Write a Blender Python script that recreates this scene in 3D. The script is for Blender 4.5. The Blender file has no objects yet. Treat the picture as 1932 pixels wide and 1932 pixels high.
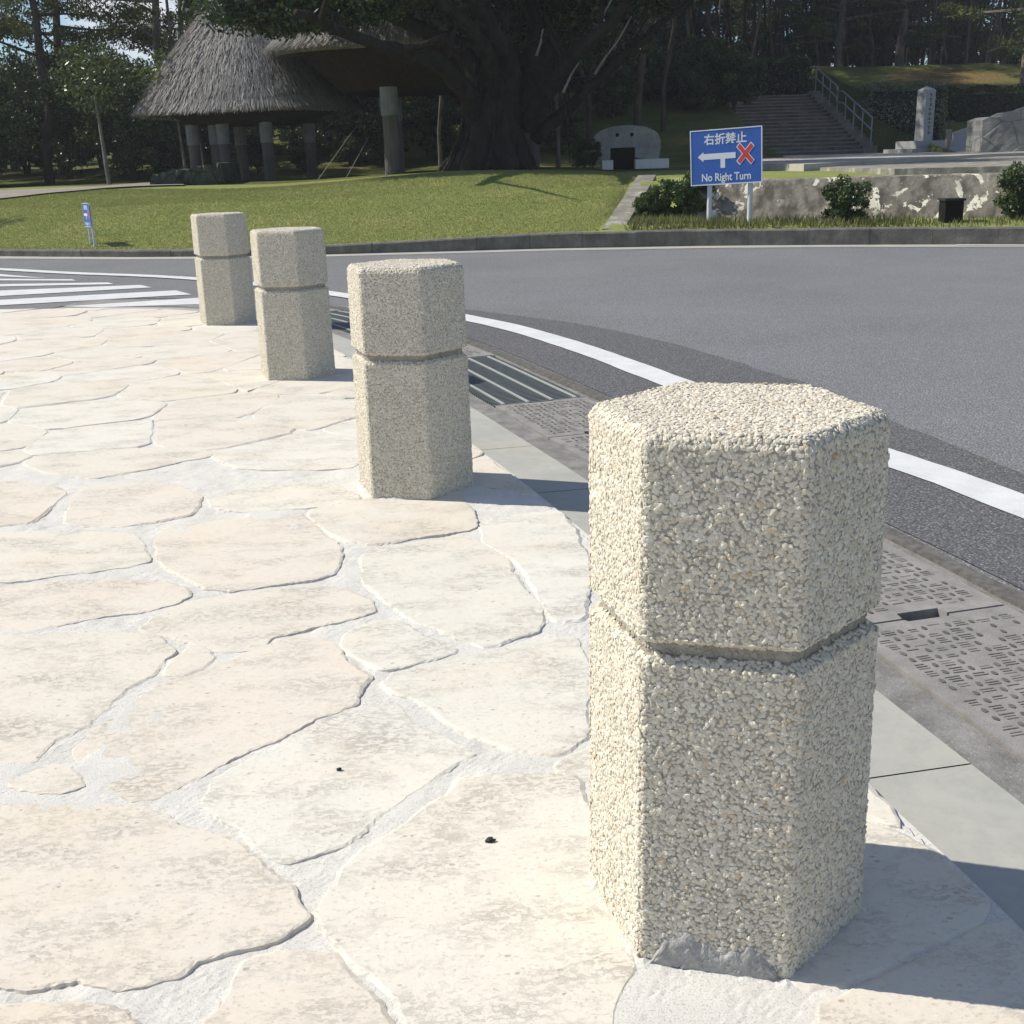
import bpy, math, random
import numpy as np
from mathutils import Vector, Matrix

SC = bpy.context.scene
COL = SC.collection
rad = math.radians

# ------------------------------------------------------------------ camera
FPX, PITCH, ROLL, CAMH, HALF = 2190.0, 0.29789, 0.030214, 1.0404, 966.0
_fwd = Vector((0, math.cos(PITCH), -math.sin(PITCH)))
_r0 = Vector((1, 0, 0))
_d0 = _fwd.cross(_r0)
_R = math.cos(ROLL) * _r0 + math.sin(ROLL) * _d0
_D = -math.sin(ROLL) * _r0 + math.cos(ROLL) * _d0
cam = bpy.data.cameras.new('camera')
cam_ob = bpy.data.objects.new('camera', cam)
COL.objects.link(cam_ob)
m = Matrix.Identity(4)
for i in range(3):
    m[i][0], m[i][1], m[i][2] = _R[i], -_D[i], -_fwd[i]
m[2][3] = CAMH
cam_ob.matrix_world = m
cam.sensor_width = 36.0
cam.lens = FPX / (2 * HALF) * 36.0
cam.clip_start, cam.clip_end = 0.05, 2000
SC.camera = cam_ob

# ------------------------------------------------------------------ light
SUN_EL, SUN_AZ = 43.0, 14.0            # the sun stands left of the view, a little beyond it
SUN_STRENGTH, SKY_STRENGTH, EXPOSURE = 4.4, 0.085, 0.35
world = bpy.data.worlds.new('World')
SC.world = world
world.use_nodes = True
wt = world.node_tree
bg = wt.nodes['Background']
sky = wt.nodes.new('ShaderNodeTexSky')
sky.sky_type = 'NISHITA'
sky.sun_disc = False
sky.sun_elevation = rad(SUN_EL)
sky.sun_rotation = rad(-90 + SUN_AZ)
sky.air_density, sky.dust_density, sky.ozone_density = 1.0, 0.15, 3.0
tc = wt.nodes.new('ShaderNodeTexCoord')
cn = wt.nodes.new('ShaderNodeTexNoise')
cn.inputs['Scale'].default_value = 6.0
cn.inputs['Detail'].default_value = 6.0
cr = wt.nodes.new('ShaderNodeValToRGB')
cr.color_ramp.elements[0].position = 0.54
cr.color_ramp.elements[1].position = 0.66
mx = wt.nodes.new('ShaderNodeMix')
mx.data_type = 'RGBA'
wt.links.new(tc.outputs['Generated'], cn.inputs['Vector'])
wt.links.new(cn.outputs['Fac'], cr.inputs['Fac'])
wt.links.new(cr.outputs['Color'], mx.inputs['Factor'])
tint = wt.nodes.new('ShaderNodeMix')
tint.data_type = 'RGBA'; tint.blend_type = 'MULTIPLY'
tint.inputs['Factor'].default_value = 1.0
tint.inputs['B'].default_value = (.90, .97, 1.05, 1)
wt.links.new(sky.outputs['Color'], tint.inputs['A'])
wt.links.new(tint.outputs['Result'], mx.inputs['A'])
mx.inputs['B'].default_value = (8.5, 8.7, 9.2, 1)
wt.links.new(mx.outputs['Result'], bg.inputs['Color'])
bg.inputs['Strength'].default_value = SKY_STRENGTH
sun = bpy.data.lights.new('sun', 'SUN')
sun.energy = SUN_STRENGTH
sun.angle = rad(0.53)
sun.color = (1.0, 0.935, 0.82)
sun_ob = bpy.data.objects.new('sun', sun)
COL.objects.link(sun_ob)
_s = Vector((-math.cos(rad(SUN_AZ)) * math.cos(rad(SUN_EL)), math.sin(rad(SUN_AZ)) * math.cos(rad(SUN_EL)), math.sin(rad(SUN_EL))))
sun_ob.rotation_euler = _s.to_track_quat('Z', 'Y').to_euler()
SC.view_settings.view_transform = 'Standard'
SC.view_settings.look = 'None'
SC.view_settings.exposure = EXPOSURE
SC.view_settings.gamma = 1.0
SC.cycles.max_bounces = 6
SC.cycles.diffuse_bounces = 3
SC.cycles.transparent_max_bounces = 4


def ray(u, v):
    return _fwd + _R * ((u - HALF) / FPX) + _D * ((v - HALF) / FPX)

def at(u, v, Y):                       # point of the photograph at depth Y
    d = ray(u, v)
    return Vector((0, 0, CAMH)) + d * (Y / d.y)

def gp(u, v, z=0.0):                   # point of the photograph on the level z
    d = ray(u, v)
    return Vector((0, 0, CAMH)) + d * ((z - CAMH) / d.z)


# ------------------------------------------------------------------ mesh helpers
class MB:
    def __init__(self):
        self.v, self.f, self.m, self.r, self.n = [], [], [], [], 0

    def add(self, v, faces, mat=0, rnd=0.5):
        v = np.asarray(v, float).reshape(-1, 3)
        if isinstance(faces, np.ndarray):
            if len(faces):
                self.f.append(faces.astype(np.int64) + self.n)
                self.m.append(np.full(len(faces), mat))
        else:
            bysize = {}
            for q in faces:
                bysize.setdefault(len(q), []).append(q)
            for qs in bysize.values():
                self.f.append(np.array(qs, np.int64) + self.n)
                self.m.append(np.full(len(qs), mat))
        self.v.append(v)
        self.r.append(np.broadcast_to(np.asarray(rnd, float), (len(v),)))
        self.n += len(v)
        return self

    def box(self, c, size, rot=None, mat=0, rnd=0.5):
        sx, sy, sz = [s / 2 for s in size]
        p = np.array([[x, y, z] for x in (-sx, sx) for y in (-sy, sy) for z in (-sz, sz)])
        if rot is not None:
            p = p @ np.array(rot.to_matrix() if hasattr(rot, 'to_matrix') else rot).T
        p = p + np.asarray(c, float)
        return self.add(p, [(0, 1, 3, 2), (4, 6, 7, 5), (0, 4, 5, 1), (2, 3, 7, 6), (0, 2, 6, 4), (1, 5, 7, 3)], mat, rnd)

    def tube(self, path, radii, n=8, mat=0, rnd=0.5, cap=True):
        P = np.asarray([tuple(p) for p in path], float)
        k = len(P)
        R = np.broadcast_to(np.asarray(radii, float), (k,))
        T = np.gradient(P, axis=0)
        T /= np.linalg.norm(T, axis=1)[:, None] + 1e-12
        ref = np.array([0, 0, 1.0]) if abs(T[0][2]) < .9 else np.array([1.0, 0, 0])
        vs = []
        a = np.linspace(0, 2 * np.pi, n, endpoint=False)
        for i in range(k):
            U = np.cross(T[i], ref); U /= np.linalg.norm(U) + 1e-12
            W = np.cross(T[i], U); ref = np.cross(U, T[i]); 
            vs.append(P[i] + R[i] * (np.cos(a)[:, None] * U + np.sin(a)[:, None] * W))
        i = np.arange(k - 1)[:, None] * n
        j = np.arange(n)[None, :]
        j2 = (j + 1) % n
        q = np.stack([i + j, i + j2, i + n + j2, i + n + j], -1).reshape(-1, 4)
        V = np.concatenate(vs)
        if cap:
            fl = [tuple(x) for x in q] + [tuple(range(n))[::-1], tuple(range((k - 1) * n, k * n))]
            return self.add(V, fl, mat, rnd)
        return self.add(V, q, mat, rnd)

    def cyl(self, a, b, r0, r1=None, n=12, mat=0, rnd=0.5):
        return self.tube([a, b], [r0, r0 if r1 is None else r1], n, mat, rnd)

    def prism(self, poly, z0, z1, mat=0, rnd=0.5):          # poly: xy outline, counter-clockwise
        n = len(poly)
        v = [(p[0], p[1], z0) for p in poly] + [(p[0], p[1], z1) for p in poly]
        f = [tuple(range(n))[::-1], tuple(range(n, 2 * n))] + [(i, (i + 1) % n, n + (i + 1) % n, n + i) for i in range(n)]
        return self.add(v, f, mat, rnd)

    def build(self, name, mats, parent=None, smooth=False):
        me = bpy.data.meshes.new(name)
        V = np.concatenate(self.v)
        me.vertices.add(len(V))
        me.vertices.foreach_set('co', V.ravel().astype(np.float32))
        loops = np.concatenate([f.ravel() for f in self.f])
        tot = np.concatenate([np.full(len(f), f.shape[1]) for f in self.f])
        start = np.concatenate([[0], np.cumsum(tot)[:-1]])
        me.loops.add(len(loops))
        me.loops.foreach_set('vertex_index', loops.astype(np.int32))
        me.polygons.add(len(tot))
        me.polygons.foreach_set('loop_start', start.astype(np.int32))
        me.polygons.foreach_set('loop_total', tot.astype(np.int32))
        me.polygons.foreach_set('material_index', np.concatenate(self.m).astype(np.int32))
        me.polygons.foreach_set('use_smooth', np.full(len(tot), smooth))
        me.update(calc_edges=True)
        at_ = me.attributes.new('rnd', 'FLOAT', 'POINT')
        at_.data.foreach_set('value', np.concatenate(self.r).astype(np.float32))
        if not isinstance(mats, (list, tuple)):
            mats = [mats]
        for q in mats:
            me.materials.append(q)
        o = bpy.data.objects.new(name, me)
        COL.objects.link(o)
        if parent is not None:
            o.parent = parent
        return o


def tag(o, label=None, cat=None, group=None, kind=None):
    if label: o['label'] = label
    if cat: o['category'] = cat
    if group: o['group'] = group
    if kind: o['kind'] = kind
    return o

def thing(name, label, cat, loc=(0, 0, 0), rz=0.0, group=None):
    o = bpy.data.objects.new(name, None)
    o.empty_display_size = 0.2
    COL.objects.link(o)
    o.location = loc
    o.rotation_euler = (0, 0, rz)
    return tag(o, label, cat, group)

def copy_tree(o, loc=None, rz=None, sc=None, label=None, parent=None):
    c = o.copy()
    COL.objects.link(c)
    if parent is not None:
        c.parent = parent
    for ch in list(o.children):
        copy_tree(ch, parent=c)
    if loc is not None: c.location = loc
    if rz is not None: c.rotation_euler = (0, 0, rz)
    if sc is not None: c.scale = (sc[0], sc[0], sc[1]) if isinstance(sc, tuple) else (sc, sc, sc)
    if label: c['label'] = label
    return c


# ------------------------------------------------------------------ materials
class NT:
    def __init__(self, name, rough=0.9, spec=0.3):
        self.mat = bpy.data.materials.new(name)
        self.mat.use_nodes = True
        self.t = self.mat.node_tree
        self.b = self.t.nodes['Principled BSDF']
        self.b.inputs['Roughness'].default_value = rough
        self.b.inputs['Specular IOR Level'].default_value = spec
        self._tc = None

    def n(self, typ, **kw):
        x = self.t.nodes.new(typ)
        for k, v in kw.items(): setattr(x, k, v)
        return x

    def l(self, a, b): self.t.links.new(a, b)

    def co(self, scale=(1, 1, 1), kind='Object', rot=(0, 0, 0)):
        if self._tc is None: self._tc = self.n('ShaderNodeTexCoord')
        mp = self.n('ShaderNodeMapping')
        mp.inputs['Scale'].default_value = scale
        mp.inputs['Rotation'].default_value = rot
        self.l(self._tc.outputs[kind], mp.inputs['Vector'])
        return mp.outputs['Vector']

    def noise(self, scale, detail=4, rough=.55, co=None, dist=0.0, out='Fac'):
        x = self.n('ShaderNodeTexNoise')
        x.inputs['Scale'].default_value = scale
        x.inputs['Detail'].default_value = detail
        x.inputs['Roughness'].default_value = rough
        x.inputs['Distortion'].default_value = dist
        self.l(co if co is not None else self.co(), x.inputs['Vector'])
        return x.outputs[out]

    def voro(self, scale, co=None, feature='F1', out='Distance', rnd=1.0):
        x = self.n('ShaderNodeTexVoronoi', feature=feature)
        x.inputs['Scale'].default_value = scale
        x.inputs['Randomness'].default_value = rnd
        self.l(co if co is not None else self.co(), x.inputs['Vector'])
        return x.outputs[out]

    def ramp(self, fac, stops, interp='LINEAR'):
        x = self.n('ShaderNodeValToRGB')
        x.color_ramp.interpolation = interp
        e = x.color_ramp.elements
        while len(e) < len(stops): e.new(0.5)
        for i, (p, c) in enumerate(stops):
            e[i].position = p
            if not isinstance(c, (tuple, list)): c = (c, c, c)
            e[i].color = (*c[:3], 1)
        self.l(fac, x.inputs['Fac'])
        return x.outputs['Color']

    def mix(self, fac, a, b, blend='MIX'):
        x = self.n('ShaderNodeMix', data_type='RGBA', blend_type=blend)
        for s, q in (('Factor', fac), ('A', a), ('B', b)):
            if isinstance(q, (int, float)): x.inputs[s].default_value = q
            elif isinstance(q, tuple): x.inputs[s].default_value = (*q[:3], 1)
            else: self.l(q, x.inputs[s])
        return x.outputs['Result']

    def math(self, op, a, b=0.0):
        x = self.n('ShaderNodeMath', operation=op)
        for i, q in enumerate((a, b)):
            if isinstance(q, (int, float)): x.inputs[i].default_value = q
            else: self.l(q, x.inputs[i])
        return x.outputs[0]

    def attr(self, name='rnd'):
        x = self.n('ShaderNodeAttribute', attribute_name=name)
        return x.outputs['Fac']

    def color(self, c):
        if isinstance(c, tuple): self.b.inputs['Base Color'].default_value = (*c[:3], 1)
        else: self.l(c, self.b.inputs['Base Color'])
        return self

    def bump(self, h, strength=.5, dist=.01):
        x = self.n('ShaderNodeBump')
        x.inputs['Strength'].default_value = strength
        x.inputs['Distance'].default_value = dist
        self.l(h, x.inputs['Height'])
        if self.b.inputs['Normal'].is_linked:
            src = self.b.inputs['Normal'].links[0].from_socket
            self.l(src, x.inputs['Normal'])
        self.l(x.outputs[0], self.b.inputs['Normal'])
        return self

    def translucent(self, col, fac=.3):
        out = self.t.nodes['Material Output']
        tr = self.n('ShaderNodeBsdfTranslucent')
        if isinstance(col, tuple): tr.inputs[0].default_value = (*col, 1)
        else: self.l(col, tr.inputs[0])
        ms = self.n('ShaderNodeMixShader')
        ms.inputs[0].default_value = fac
        self.l(self.b.outputs[0], ms.inputs[1]); self.l(tr.outputs[0], ms.inputs[2])
        self.l(ms.outputs[0], out.inputs['Surface'])
        return self


M = {}
# crushed stone chips of the bollards: every chip its own tone
t = NT('stone_chips', .8, .35)
c = t.ramp(t.attr(), [(0, (.52, .475, .38)), (.18, (.61, .555, .445)), (.5, (.67, .61, .485)), (.8, (.72, .665, .54)), (.96, (.77, .735, .64)), (.975, (.68, .59, .45)), (.996, (.60, .47, .30)), (1, (.48, .34, .19))])
c = t.mix(t.math('MULTIPLY', t.noise(420, 2), .35), c, (.50, .47, .42))
t.color(c).bump(t.noise(300, 3), .35, .002)
M['chips'] = t.mat
t = NT('cement_bed', .95, .2)
t.color(t.ramp(t.noise(60, 4), [(.3, (.30, .275, .23)), (.7, (.42, .39, .33))])).bump(t.noise(200, 3), .5, .002)
M['cement'] = t.mat
t = NT('grey_mortar', .95, .2)
t.color(t.ramp(t.noise(26, 6, .7), [(.3, (.29, .285, .27)), (.52, (.41, .40, .375)), (.7, (.53, .515, .48))])).bump(t.noise(160, 4), .6, .004)
M['mortar_smear'] = t.mat

# flagstones
def pits(t, sc, co, lo, hi):
    return t.ramp(t.noise(sc, 5, .65, co), [(lo, 1.0), (hi, 0.0)])
t = NT('limestone_flag', .85, .25)
co = t.co((1, 1, 1))
rot = t.co((.75, 1.35, 1), rot=(0, 0, rad(-14)))
base = t.ramp(t.attr(), [(0, (.65, .61, .52)), (.3, (.675, .625, .53)), (.55, (.68, .60, .505)), (.75, (.69, .65, .56)), (1, (.71, .68, .61))])
base = t.mix(t.ramp(t.noise(3.2, 4, .6, rot), [(.35, 0.0), (.7, .6)]), base, (.665, .635, .57))
base = t.mix(t.ramp(t.noise(11, 5, .6, rot, .4), [(.45, 0.0), (.75, .35)]), base, (.675, .60, .51))
zone = t.ramp(t.noise(5.5, 5, .62, rot), [(.46, 0.04), (.66, 1.0)])
speck = t.ramp(t.noise(78, 8, .80, rot), [(.515, 0.0), (.56, 1.0)])
dark = t.math('MULTIPLY', zone, speck)
fine = t.ramp(t.noise(130, 5, .8, rot), [(.585, 0.0), (.65, .5)])
veil = t.math('MULTIPLY', zone, .10)
ochre = t.ramp(t.noise(2.1, 4, .6, co), [(.52, 0.0), (.68, .55)])
dark2 = t.math('MAXIMUM', dark, fine)
base = t.mix(ochre, base, (.68, .585, .45))
c = t.mix(veil, base, (.42, .40, .35))
c = t.mix(t.math('MULTIPLY', dark2, .52), c, (.32, .295, .245))
c = t.mix(t.ramp(t.noise(150, 3), [(.35, .0), (.7, .22)]), c, (.74, .72, .66))
hole = t.ramp(t.voro(48, rot), [(.12, 1.0), (.22, 0.0)])
hole = t.math('MULTIPLY', hole, t.ramp(t.noise(12, 4, .7), [(.55, 0.0), (.60, 1.0)]))
c = t.mix(t.math('MULTIPLY', hole, .6), c, (.30, .27, .215))
t.color(c)
h = t.math('SUBTRACT', t.math('MULTIPLY', t.noise(30, 6, .6, co), .6), t.math('MULTIPLY', t.math('MAXIMUM', dark2, hole), .5))
t.bump(h, .55, .004).bump(t.noise(5, 4, .5, rot), .5, .012)
M['flag'] = t.mat
t = NT('white_mortar', .95, .2)
c = t.ramp(t.noise(9, 6, .65), [(.3, (.62, .60, .555)), (.6, (.695, .675, .63)), (.8, (.735, .715, .675))])
sp = t.ramp(t.voro(150), [(.10, 1.0), (.22, 0.0)])
sp = t.math('MULTIPLY', sp, t.ramp(t.noise(60, 3), [(.52, 0.0), (.6, .8)]))
c = t.mix(sp, c, (.33, .32, .30))
sg = t.ramp(t.noise(300, 3, .8), [(.36, .8), (.47, 0.0)])
c = t.mix(sg, c, (.38, .37, .35))
c = t.mix(t.ramp(t.noise(5, 5, .7), [(.60, 0.0), (.72, .55)]), c, (.43, .425, .41))
t.color(c).bump(t.noise(300, 4, .8), .6, .002).bump(t.noise(9, 3), .2, .006)
M['mortar'] = t.mat

# smooth pale kerb, gutter concrete, dark grime that doubles as painted recess shade
t = NT('smooth_concrete', .8, .3)
c = t.ramp(t.noise(3.2, 5, .6), [(.3, (.355, .355, .325)), (.7, (.45, .445, .405))])
c = t.mix(t.ramp(t.noise(1.1, 3), [(.48, 0.0), (.7, .6)]), c, (.45, .425, .335))
c = t.mix(t.ramp(t.noise(22, 6, .75), [(.45, 0.0), (.75, .5)]), c, (.30, .30, .285))
c = t.mix(t.ramp(t.noise(60, 3), [(.66, 0.0), (.72, .35)]), c, (.33, .33, .31))
t.color(c).bump(t.noise(90, 3), .2, .002)
M['kerb'] = t.mat
t = NT('worn_concrete', .9, .25)
c = t.ramp(t.noise(14, 7, .68), [(.28, (.14, .135, .125)), (.5, (.225, .217, .205)), (.72, (.31, .30, .285))])
c = t.mix(t.ramp(t.voro(90, out='Distance'), [(.08, .7), (.2, 0.0)]), c, (.42, .42, .40))
t.color(c).bump(t.noise(110, 5, .7), .7, .004)
M['gutter'] = t.mat
t = NT('cover_concrete', .9, .25)
c = t.ramp(t.noise(9, 7, .7), [(.25, (.17, .164, .153)), (.5, (.26, .25, .238)), (.75, (.345, .33, .312))])
t.color(c).bump(t.noise(160, 5, .7), .5, .003)
M['cover'] = t.mat
t = NT('dirt_and_shade', .95, .15)
t.color(t.ramp(t.noise(40, 5), [(.3, (.09, .087, .08)), (.7, (.17, .163, .152))])).bump(t.noise(120, 3), .5, .003)
M['dirt_shade'] = t.mat
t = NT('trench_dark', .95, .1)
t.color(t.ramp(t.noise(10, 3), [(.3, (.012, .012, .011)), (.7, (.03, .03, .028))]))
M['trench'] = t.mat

def asphalt(name, lo, hi, chip, big=.25):
    t = NT(name, .85, .3)
    co = t.co()
    c = t.ramp(t.noise(70, 5, .75, co), [(.3, lo), (.7, hi)])
    c = t.mix(t.ramp(t.noise(.7, 4, .6, co), [(.35, 0.0), (.7, big)]), c, tuple(x * 1.5 for x in hi))
    v = t.n('ShaderNodeTexVoronoi'); v.inputs['Scale'].default_value = 130; t.l(co, v.inputs['Vector'])
    sep = t.n('ShaderNodeSeparateColor'); t.l(v.outputs['Color'], sep.inputs[0])
    pick = t.ramp(sep.outputs[0], [(.72, 0.0), (.76, 1.0)])
    core = t.ramp(v.outputs['Distance'], [(.30, 1.0), (.48, 0.0)])
    c = t.mix(t.math('MULTIPLY', t.math('MULTIPLY', pick, core), .75), c, chip)
    gap = t.ramp(v.outputs['Distance'], [(.45, 0.0), (.75, .6)])
    c = t.mix(gap, c, tuple(x * .45 for x in lo))
    t.color(c)
    t.bump(t.math('SUBTRACT', 1.0, v.outputs['Distance']), .55, .004).bump(t.noise(.9, 3, .5, co), .3, .02)
    return t.mat
M['asphalt'] = asphalt('grey_asphalt', (.140, .142, .150), (.215, .218, .229), (.40, .40, .405))
M['asphalt_dark'] = asphalt('dark_asphalt', (.095, .095, .101), (.155, .155, .163), (.32, .315, .31), .1)

t = NT('road_paint', .7, .3)
c = t.ramp(t.noise(6, 6, .7), [(.3, (.56, .57, .58)), (.65, (.68, .69, .69))])
c = t.mix(t.ramp(t.noise(60, 5, .75), [(.60, 0.0), (.72, .55)]), c, (.32, .32, .33))
t.color(c).bump(t.noise(150, 3), .4, .002)
M['paint'] = t.mat

t = NT('kerb_stone', .95, .2)
c = t.ramp(t.noise(5, 6, .7), [(.3, (.10, .095, .083)), (.55, (.17, .16, .14)), (.8, (.27, .255, .225))])
st = t.noise(4, 4, .6, t.co((3, 3, .35)))
c = t.mix(t.ramp(st, [(.5, 0.0), (.7, .5)]), c, (.085, .08, .07))
t.color(c).bump(t.noise(40, 5), .6, .01)
M['kerbstone'] = t.mat

# lawn and earth
t = NT('lawn_soil', .95, .1)
c = t.ramp(t.noise(1.4, 6, .65), [(.3, (.18, .215, .062)), (.5, (.235, .265, .082)), (.7, (.31, .30, .12))])
c = t.mix(t.ramp(t.noise(26, 5, .7), [(.4, 0.0), (.7, .5)]), c, (.12, .165, .045))
t.color(c).bump(t.noise(40, 4), .5, .02)
M['lawn'] = t.mat
t = NT('grass_blades', .7, .3)
c = t.ramp(t.attr(), [(0, (.175, .215, .062)), (.45, (.23, .265, .082)), (.75, (.275, .29, .105)), (1, (.37, .345, .17))])
pt = t.ramp(t.noise(.9, 4, .6), [(.35, 0.0), (.7, .6)])
c = t.mix(pt, c, (.31, .30, .115))
t.color(c).translucent(c, .3)
M['blade'] = t.mat
t = NT('hill_ground', .95, .1)
c = t.ramp(t.noise(.55, 6, .65), [(.32, (.075, .10, .026)), (.5, (.12, .135, .042)), (.65, (.17, .16, .06)), (.8, (.20, .17, .075))])
sep = t.n('ShaderNodeSeparateXYZ'); t.l(t.co(), sep.inputs[0])   # bare orange earth on the mound at right
dxx = t.math('MULTIPLY', t.math('SUBTRACT', sep.outputs[0], 15.5), .28); dyy = t.math('MULTIPLY', t.math('SUBTRACT', sep.outputs[1], 43.0), .34)
rr_ = t.math('ADD', t.math('ADD', t.math('MULTIPLY', dxx, dxx), t.math('MULTIPLY', dyy, dyy)), t.math('MULTIPLY', t.noise(1.1, 5, .7), 1.1))
c = t.mix(t.ramp(rr_, [(.6, .65), (1.15, 0.0)]), c, (.26, .15, .08))
c = t.mix(t.ramp(t.noise(12, 5, .7), [(.4, 0.0), (.7, .5)]), c, (.06, .07, .025))
t.color(c).bump(t.noise(9, 5), .9, .08)
M['hill'] = t.mat
t = NT('path_gravel', .95, .15)
t.color(t.ramp(t.noise(3, 6, .7), [(.3, (.22, .20, .17)), (.7, (.34, .31, .27))])).bump(t.noise(40, 4), .4, .01)
M['path'] = t.mat
t = NT('plaza_paving', .9, .2)
t.color(t.ramp(t.noise(1.2, 6, .7), [(.3, (.36, .33, .28)), (.7, (.50, .47, .42))])).bump(t.noise(30, 4), .4, .01)
M['plaza'] = t.mat

# retaining wall: weathered render with pale patches where the coating still sticks
t = NT('weathered_wall', .95, .15)
co = t.co((1, 1, 1)); st = t.co((3.2, 3.2, .5), rot=(0, rad(22), 0))
c = t.ramp(t.noise(1.6, 6, .65, co), [(.3, (.18, .165, .138)), (.5, (.265, .242, .20)), (.7, (.36, .325, .265))])
c = t.mix(t.ramp(t.noise(2.6, 5, .6, st), [(.42, 0.0), (.62, .85)]), c, (.085, .077, .064))
c = t.mix(t.ramp(t.noise(22, 5, .7, co), [(.5, 0.0), (.7, .45)]), c, (.10, .095, .08))
zone = t.ramp(t.noise(1.5, 2, .5, t.co((1, 1, .6))), [(.42, 0.0), (.52, 1.0)])
pa = t.ramp(t.noise(5.2, 6, .62, t.co((1, 1, .7)), .5), [(.56, 0.0), (.575, 1.0)])
c = t.mix(t.math('MULTIPLY', zone, pa), c, (.80, .77, .62))
t.color(c).bump(t.noise(14, 6, .7, co), .6, .02)
M['wall'] = t.mat
t = NT('pale_coping', .95, .15)
c = t.ramp(t.noise(5, 6, .7), [(.35, (.17, .16, .14)), (.55, (.27, .255, .22)), (.7, (.55, .53, .46))])
t.color(c).bump(t.noise(30, 5), .5, .01)
M['coping'] = t.mat

t = NT('grey_rock', .95, .15)
co = t.co()
c = t.ramp(t.noise(3, 6, .7, co), [(.3, (.12, .125, .125)), (.55, (.20, .205, .205)), (.8, (.28, .28, .275))])
e = t.voro(1.5, t.co((1, 1, 1.5)), 'DISTANCE_TO_EDGE')
c = t.mix(t.ramp(e, [(.008, .65), (.024, 0.0)]), c, (.07, .07, .068))
t.color(c).bump(t.noise(14, 6, .7, co), .7, .03).bump(t.ramp(e, [(0, 0.0), (.05, 1.0)]), .5, .02)
M['rock'] = t.mat
t = NT('vault_render', .95, .1)
t.color(t.ramp(t.noise(4, 6, .7), [(.3, (.22, .215, .205)), (.55, (.36, .355, .34)), (.8, (.50, .49, .47))])).bump(t.noise(20, 5), .6, .02)
M['vault'] = t.mat
t = NT('mossy_stone', .95, .15)
co = t.co()
c = t.ramp(t.noise(2.4, 6, .7, co), [(.3, (.045, .06, .045)), (.55, (.085, .10, .075)), (.8, (.14, .15, .115))])
e = t.voro(2.2, co, 'DISTANCE_TO_EDGE')
c = t.mix(t.ramp(e, [(.01, .7), (.05, 0.0)]), c, (.02, .025, .018))
t.color(c).bump(t.noise(12, 5, .7, co), .7, .03)
M['mossy'] = t.mat
t = NT('monument_granite', .7, .35)
t.color(t.ramp(t.noise(30, 5, .7), [(.3, (.24, .25, .255)), (.7, (.36, .37, .375))])).bump(t.noise(60, 3), .2, .003)
M['granite'] = t.mat
t = NT('carved_dark', .9, .1); t.color((.03, .035, .035)); M['carved'] = t.mat
t = NT('stair_stone', .95, .15)
t.color(t.ramp(t.noise(2.2, 6, .7), [(.3, (.12, .10, .085)), (.55, (.19, .16, .135)), (.8, (.29, .25, .21))])).bump(t.noise(20, 4), .5, .02)
M['stair'] = t.mat
t = NT('stair_kerb', .95, .15)
t.color(t.ramp(t.noise(3, 6, .7), [(.3, (.20, .18, .155)), (.7, (.36, .325, .28))])).bump(t.noise(20, 4), .4, .01)
M['stairkerb'] = t.mat

# thatch, wood, bark
t = NT('thatch_straw', .9, .15)
c = t.ramp(t.attr(), [(0, (.20, .19, .185)), (.5, (.38, .365, .35)), (.85, (.53, .51, .485)), (1, (.66, .64, .61))])
c = t.mix(t.ramp(t.noise(1.8, 4), [(.4, 0.0), (.7, .5)]), c, (.21, .20, .20))
t.color(c).translucent(c, .15)
M['thatch'] = t.mat
t = NT('thatch_bed', .95, .1)
t.color(t.ramp(t.noise(12, 5, .7, t.co((1, 1, .25))), [(.3, (.11, .10, .095)), (.7, (.24, .225, .21))])).bump(t.noise(30, 4), .9, .05)
M['thatchbed'] = t.mat
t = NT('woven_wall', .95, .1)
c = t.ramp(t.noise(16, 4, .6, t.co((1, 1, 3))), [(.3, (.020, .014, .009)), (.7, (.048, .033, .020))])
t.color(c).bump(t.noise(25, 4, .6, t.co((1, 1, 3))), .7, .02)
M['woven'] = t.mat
t = NT('pillar_wood', .9, .15)
c = t.ramp(t.noise(5, 5, .65, t.co((1, 1, .2))), [(.3, (.085, .08, .075)), (.7, (.19, .18, .17))])
t.color(c).bump(t.noise(18, 5, .7, t.co((1, 1, .2))), .6, .02)
M['pillar'] = t.mat
t = NT('pillar_guard', .8, .25)
t.color(t.ramp(t.noise(4, 4), [(.3, (.17, .18, .19)), (.7, (.27, .28, .29))]))
M['guard'] = t.mat
def bark(name, lo, hi, sc=(1, 1, .3)):
    t = NT(name, .95, .1)
    co = t.co(sc)
    c = t.ramp(t.noise(6, 6, .7, co), [(.3, lo), (.7, hi)])
    t.color(c).bump(t.noise(16, 5, .7, co), .9, .04)
    return t.mat
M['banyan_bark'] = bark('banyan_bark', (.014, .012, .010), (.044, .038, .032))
M['pale_bark'] = bark('pale_bark', (.12, .11, .095), (.32, .29, .245))
M['pine_bark'] = bark('pine_bark', (.035, .027, .022), (.12, .098, .08))
M['grey_bark'] = bark('grey_bark', (.08, .07, .062), (.27, .24, .21))

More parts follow.
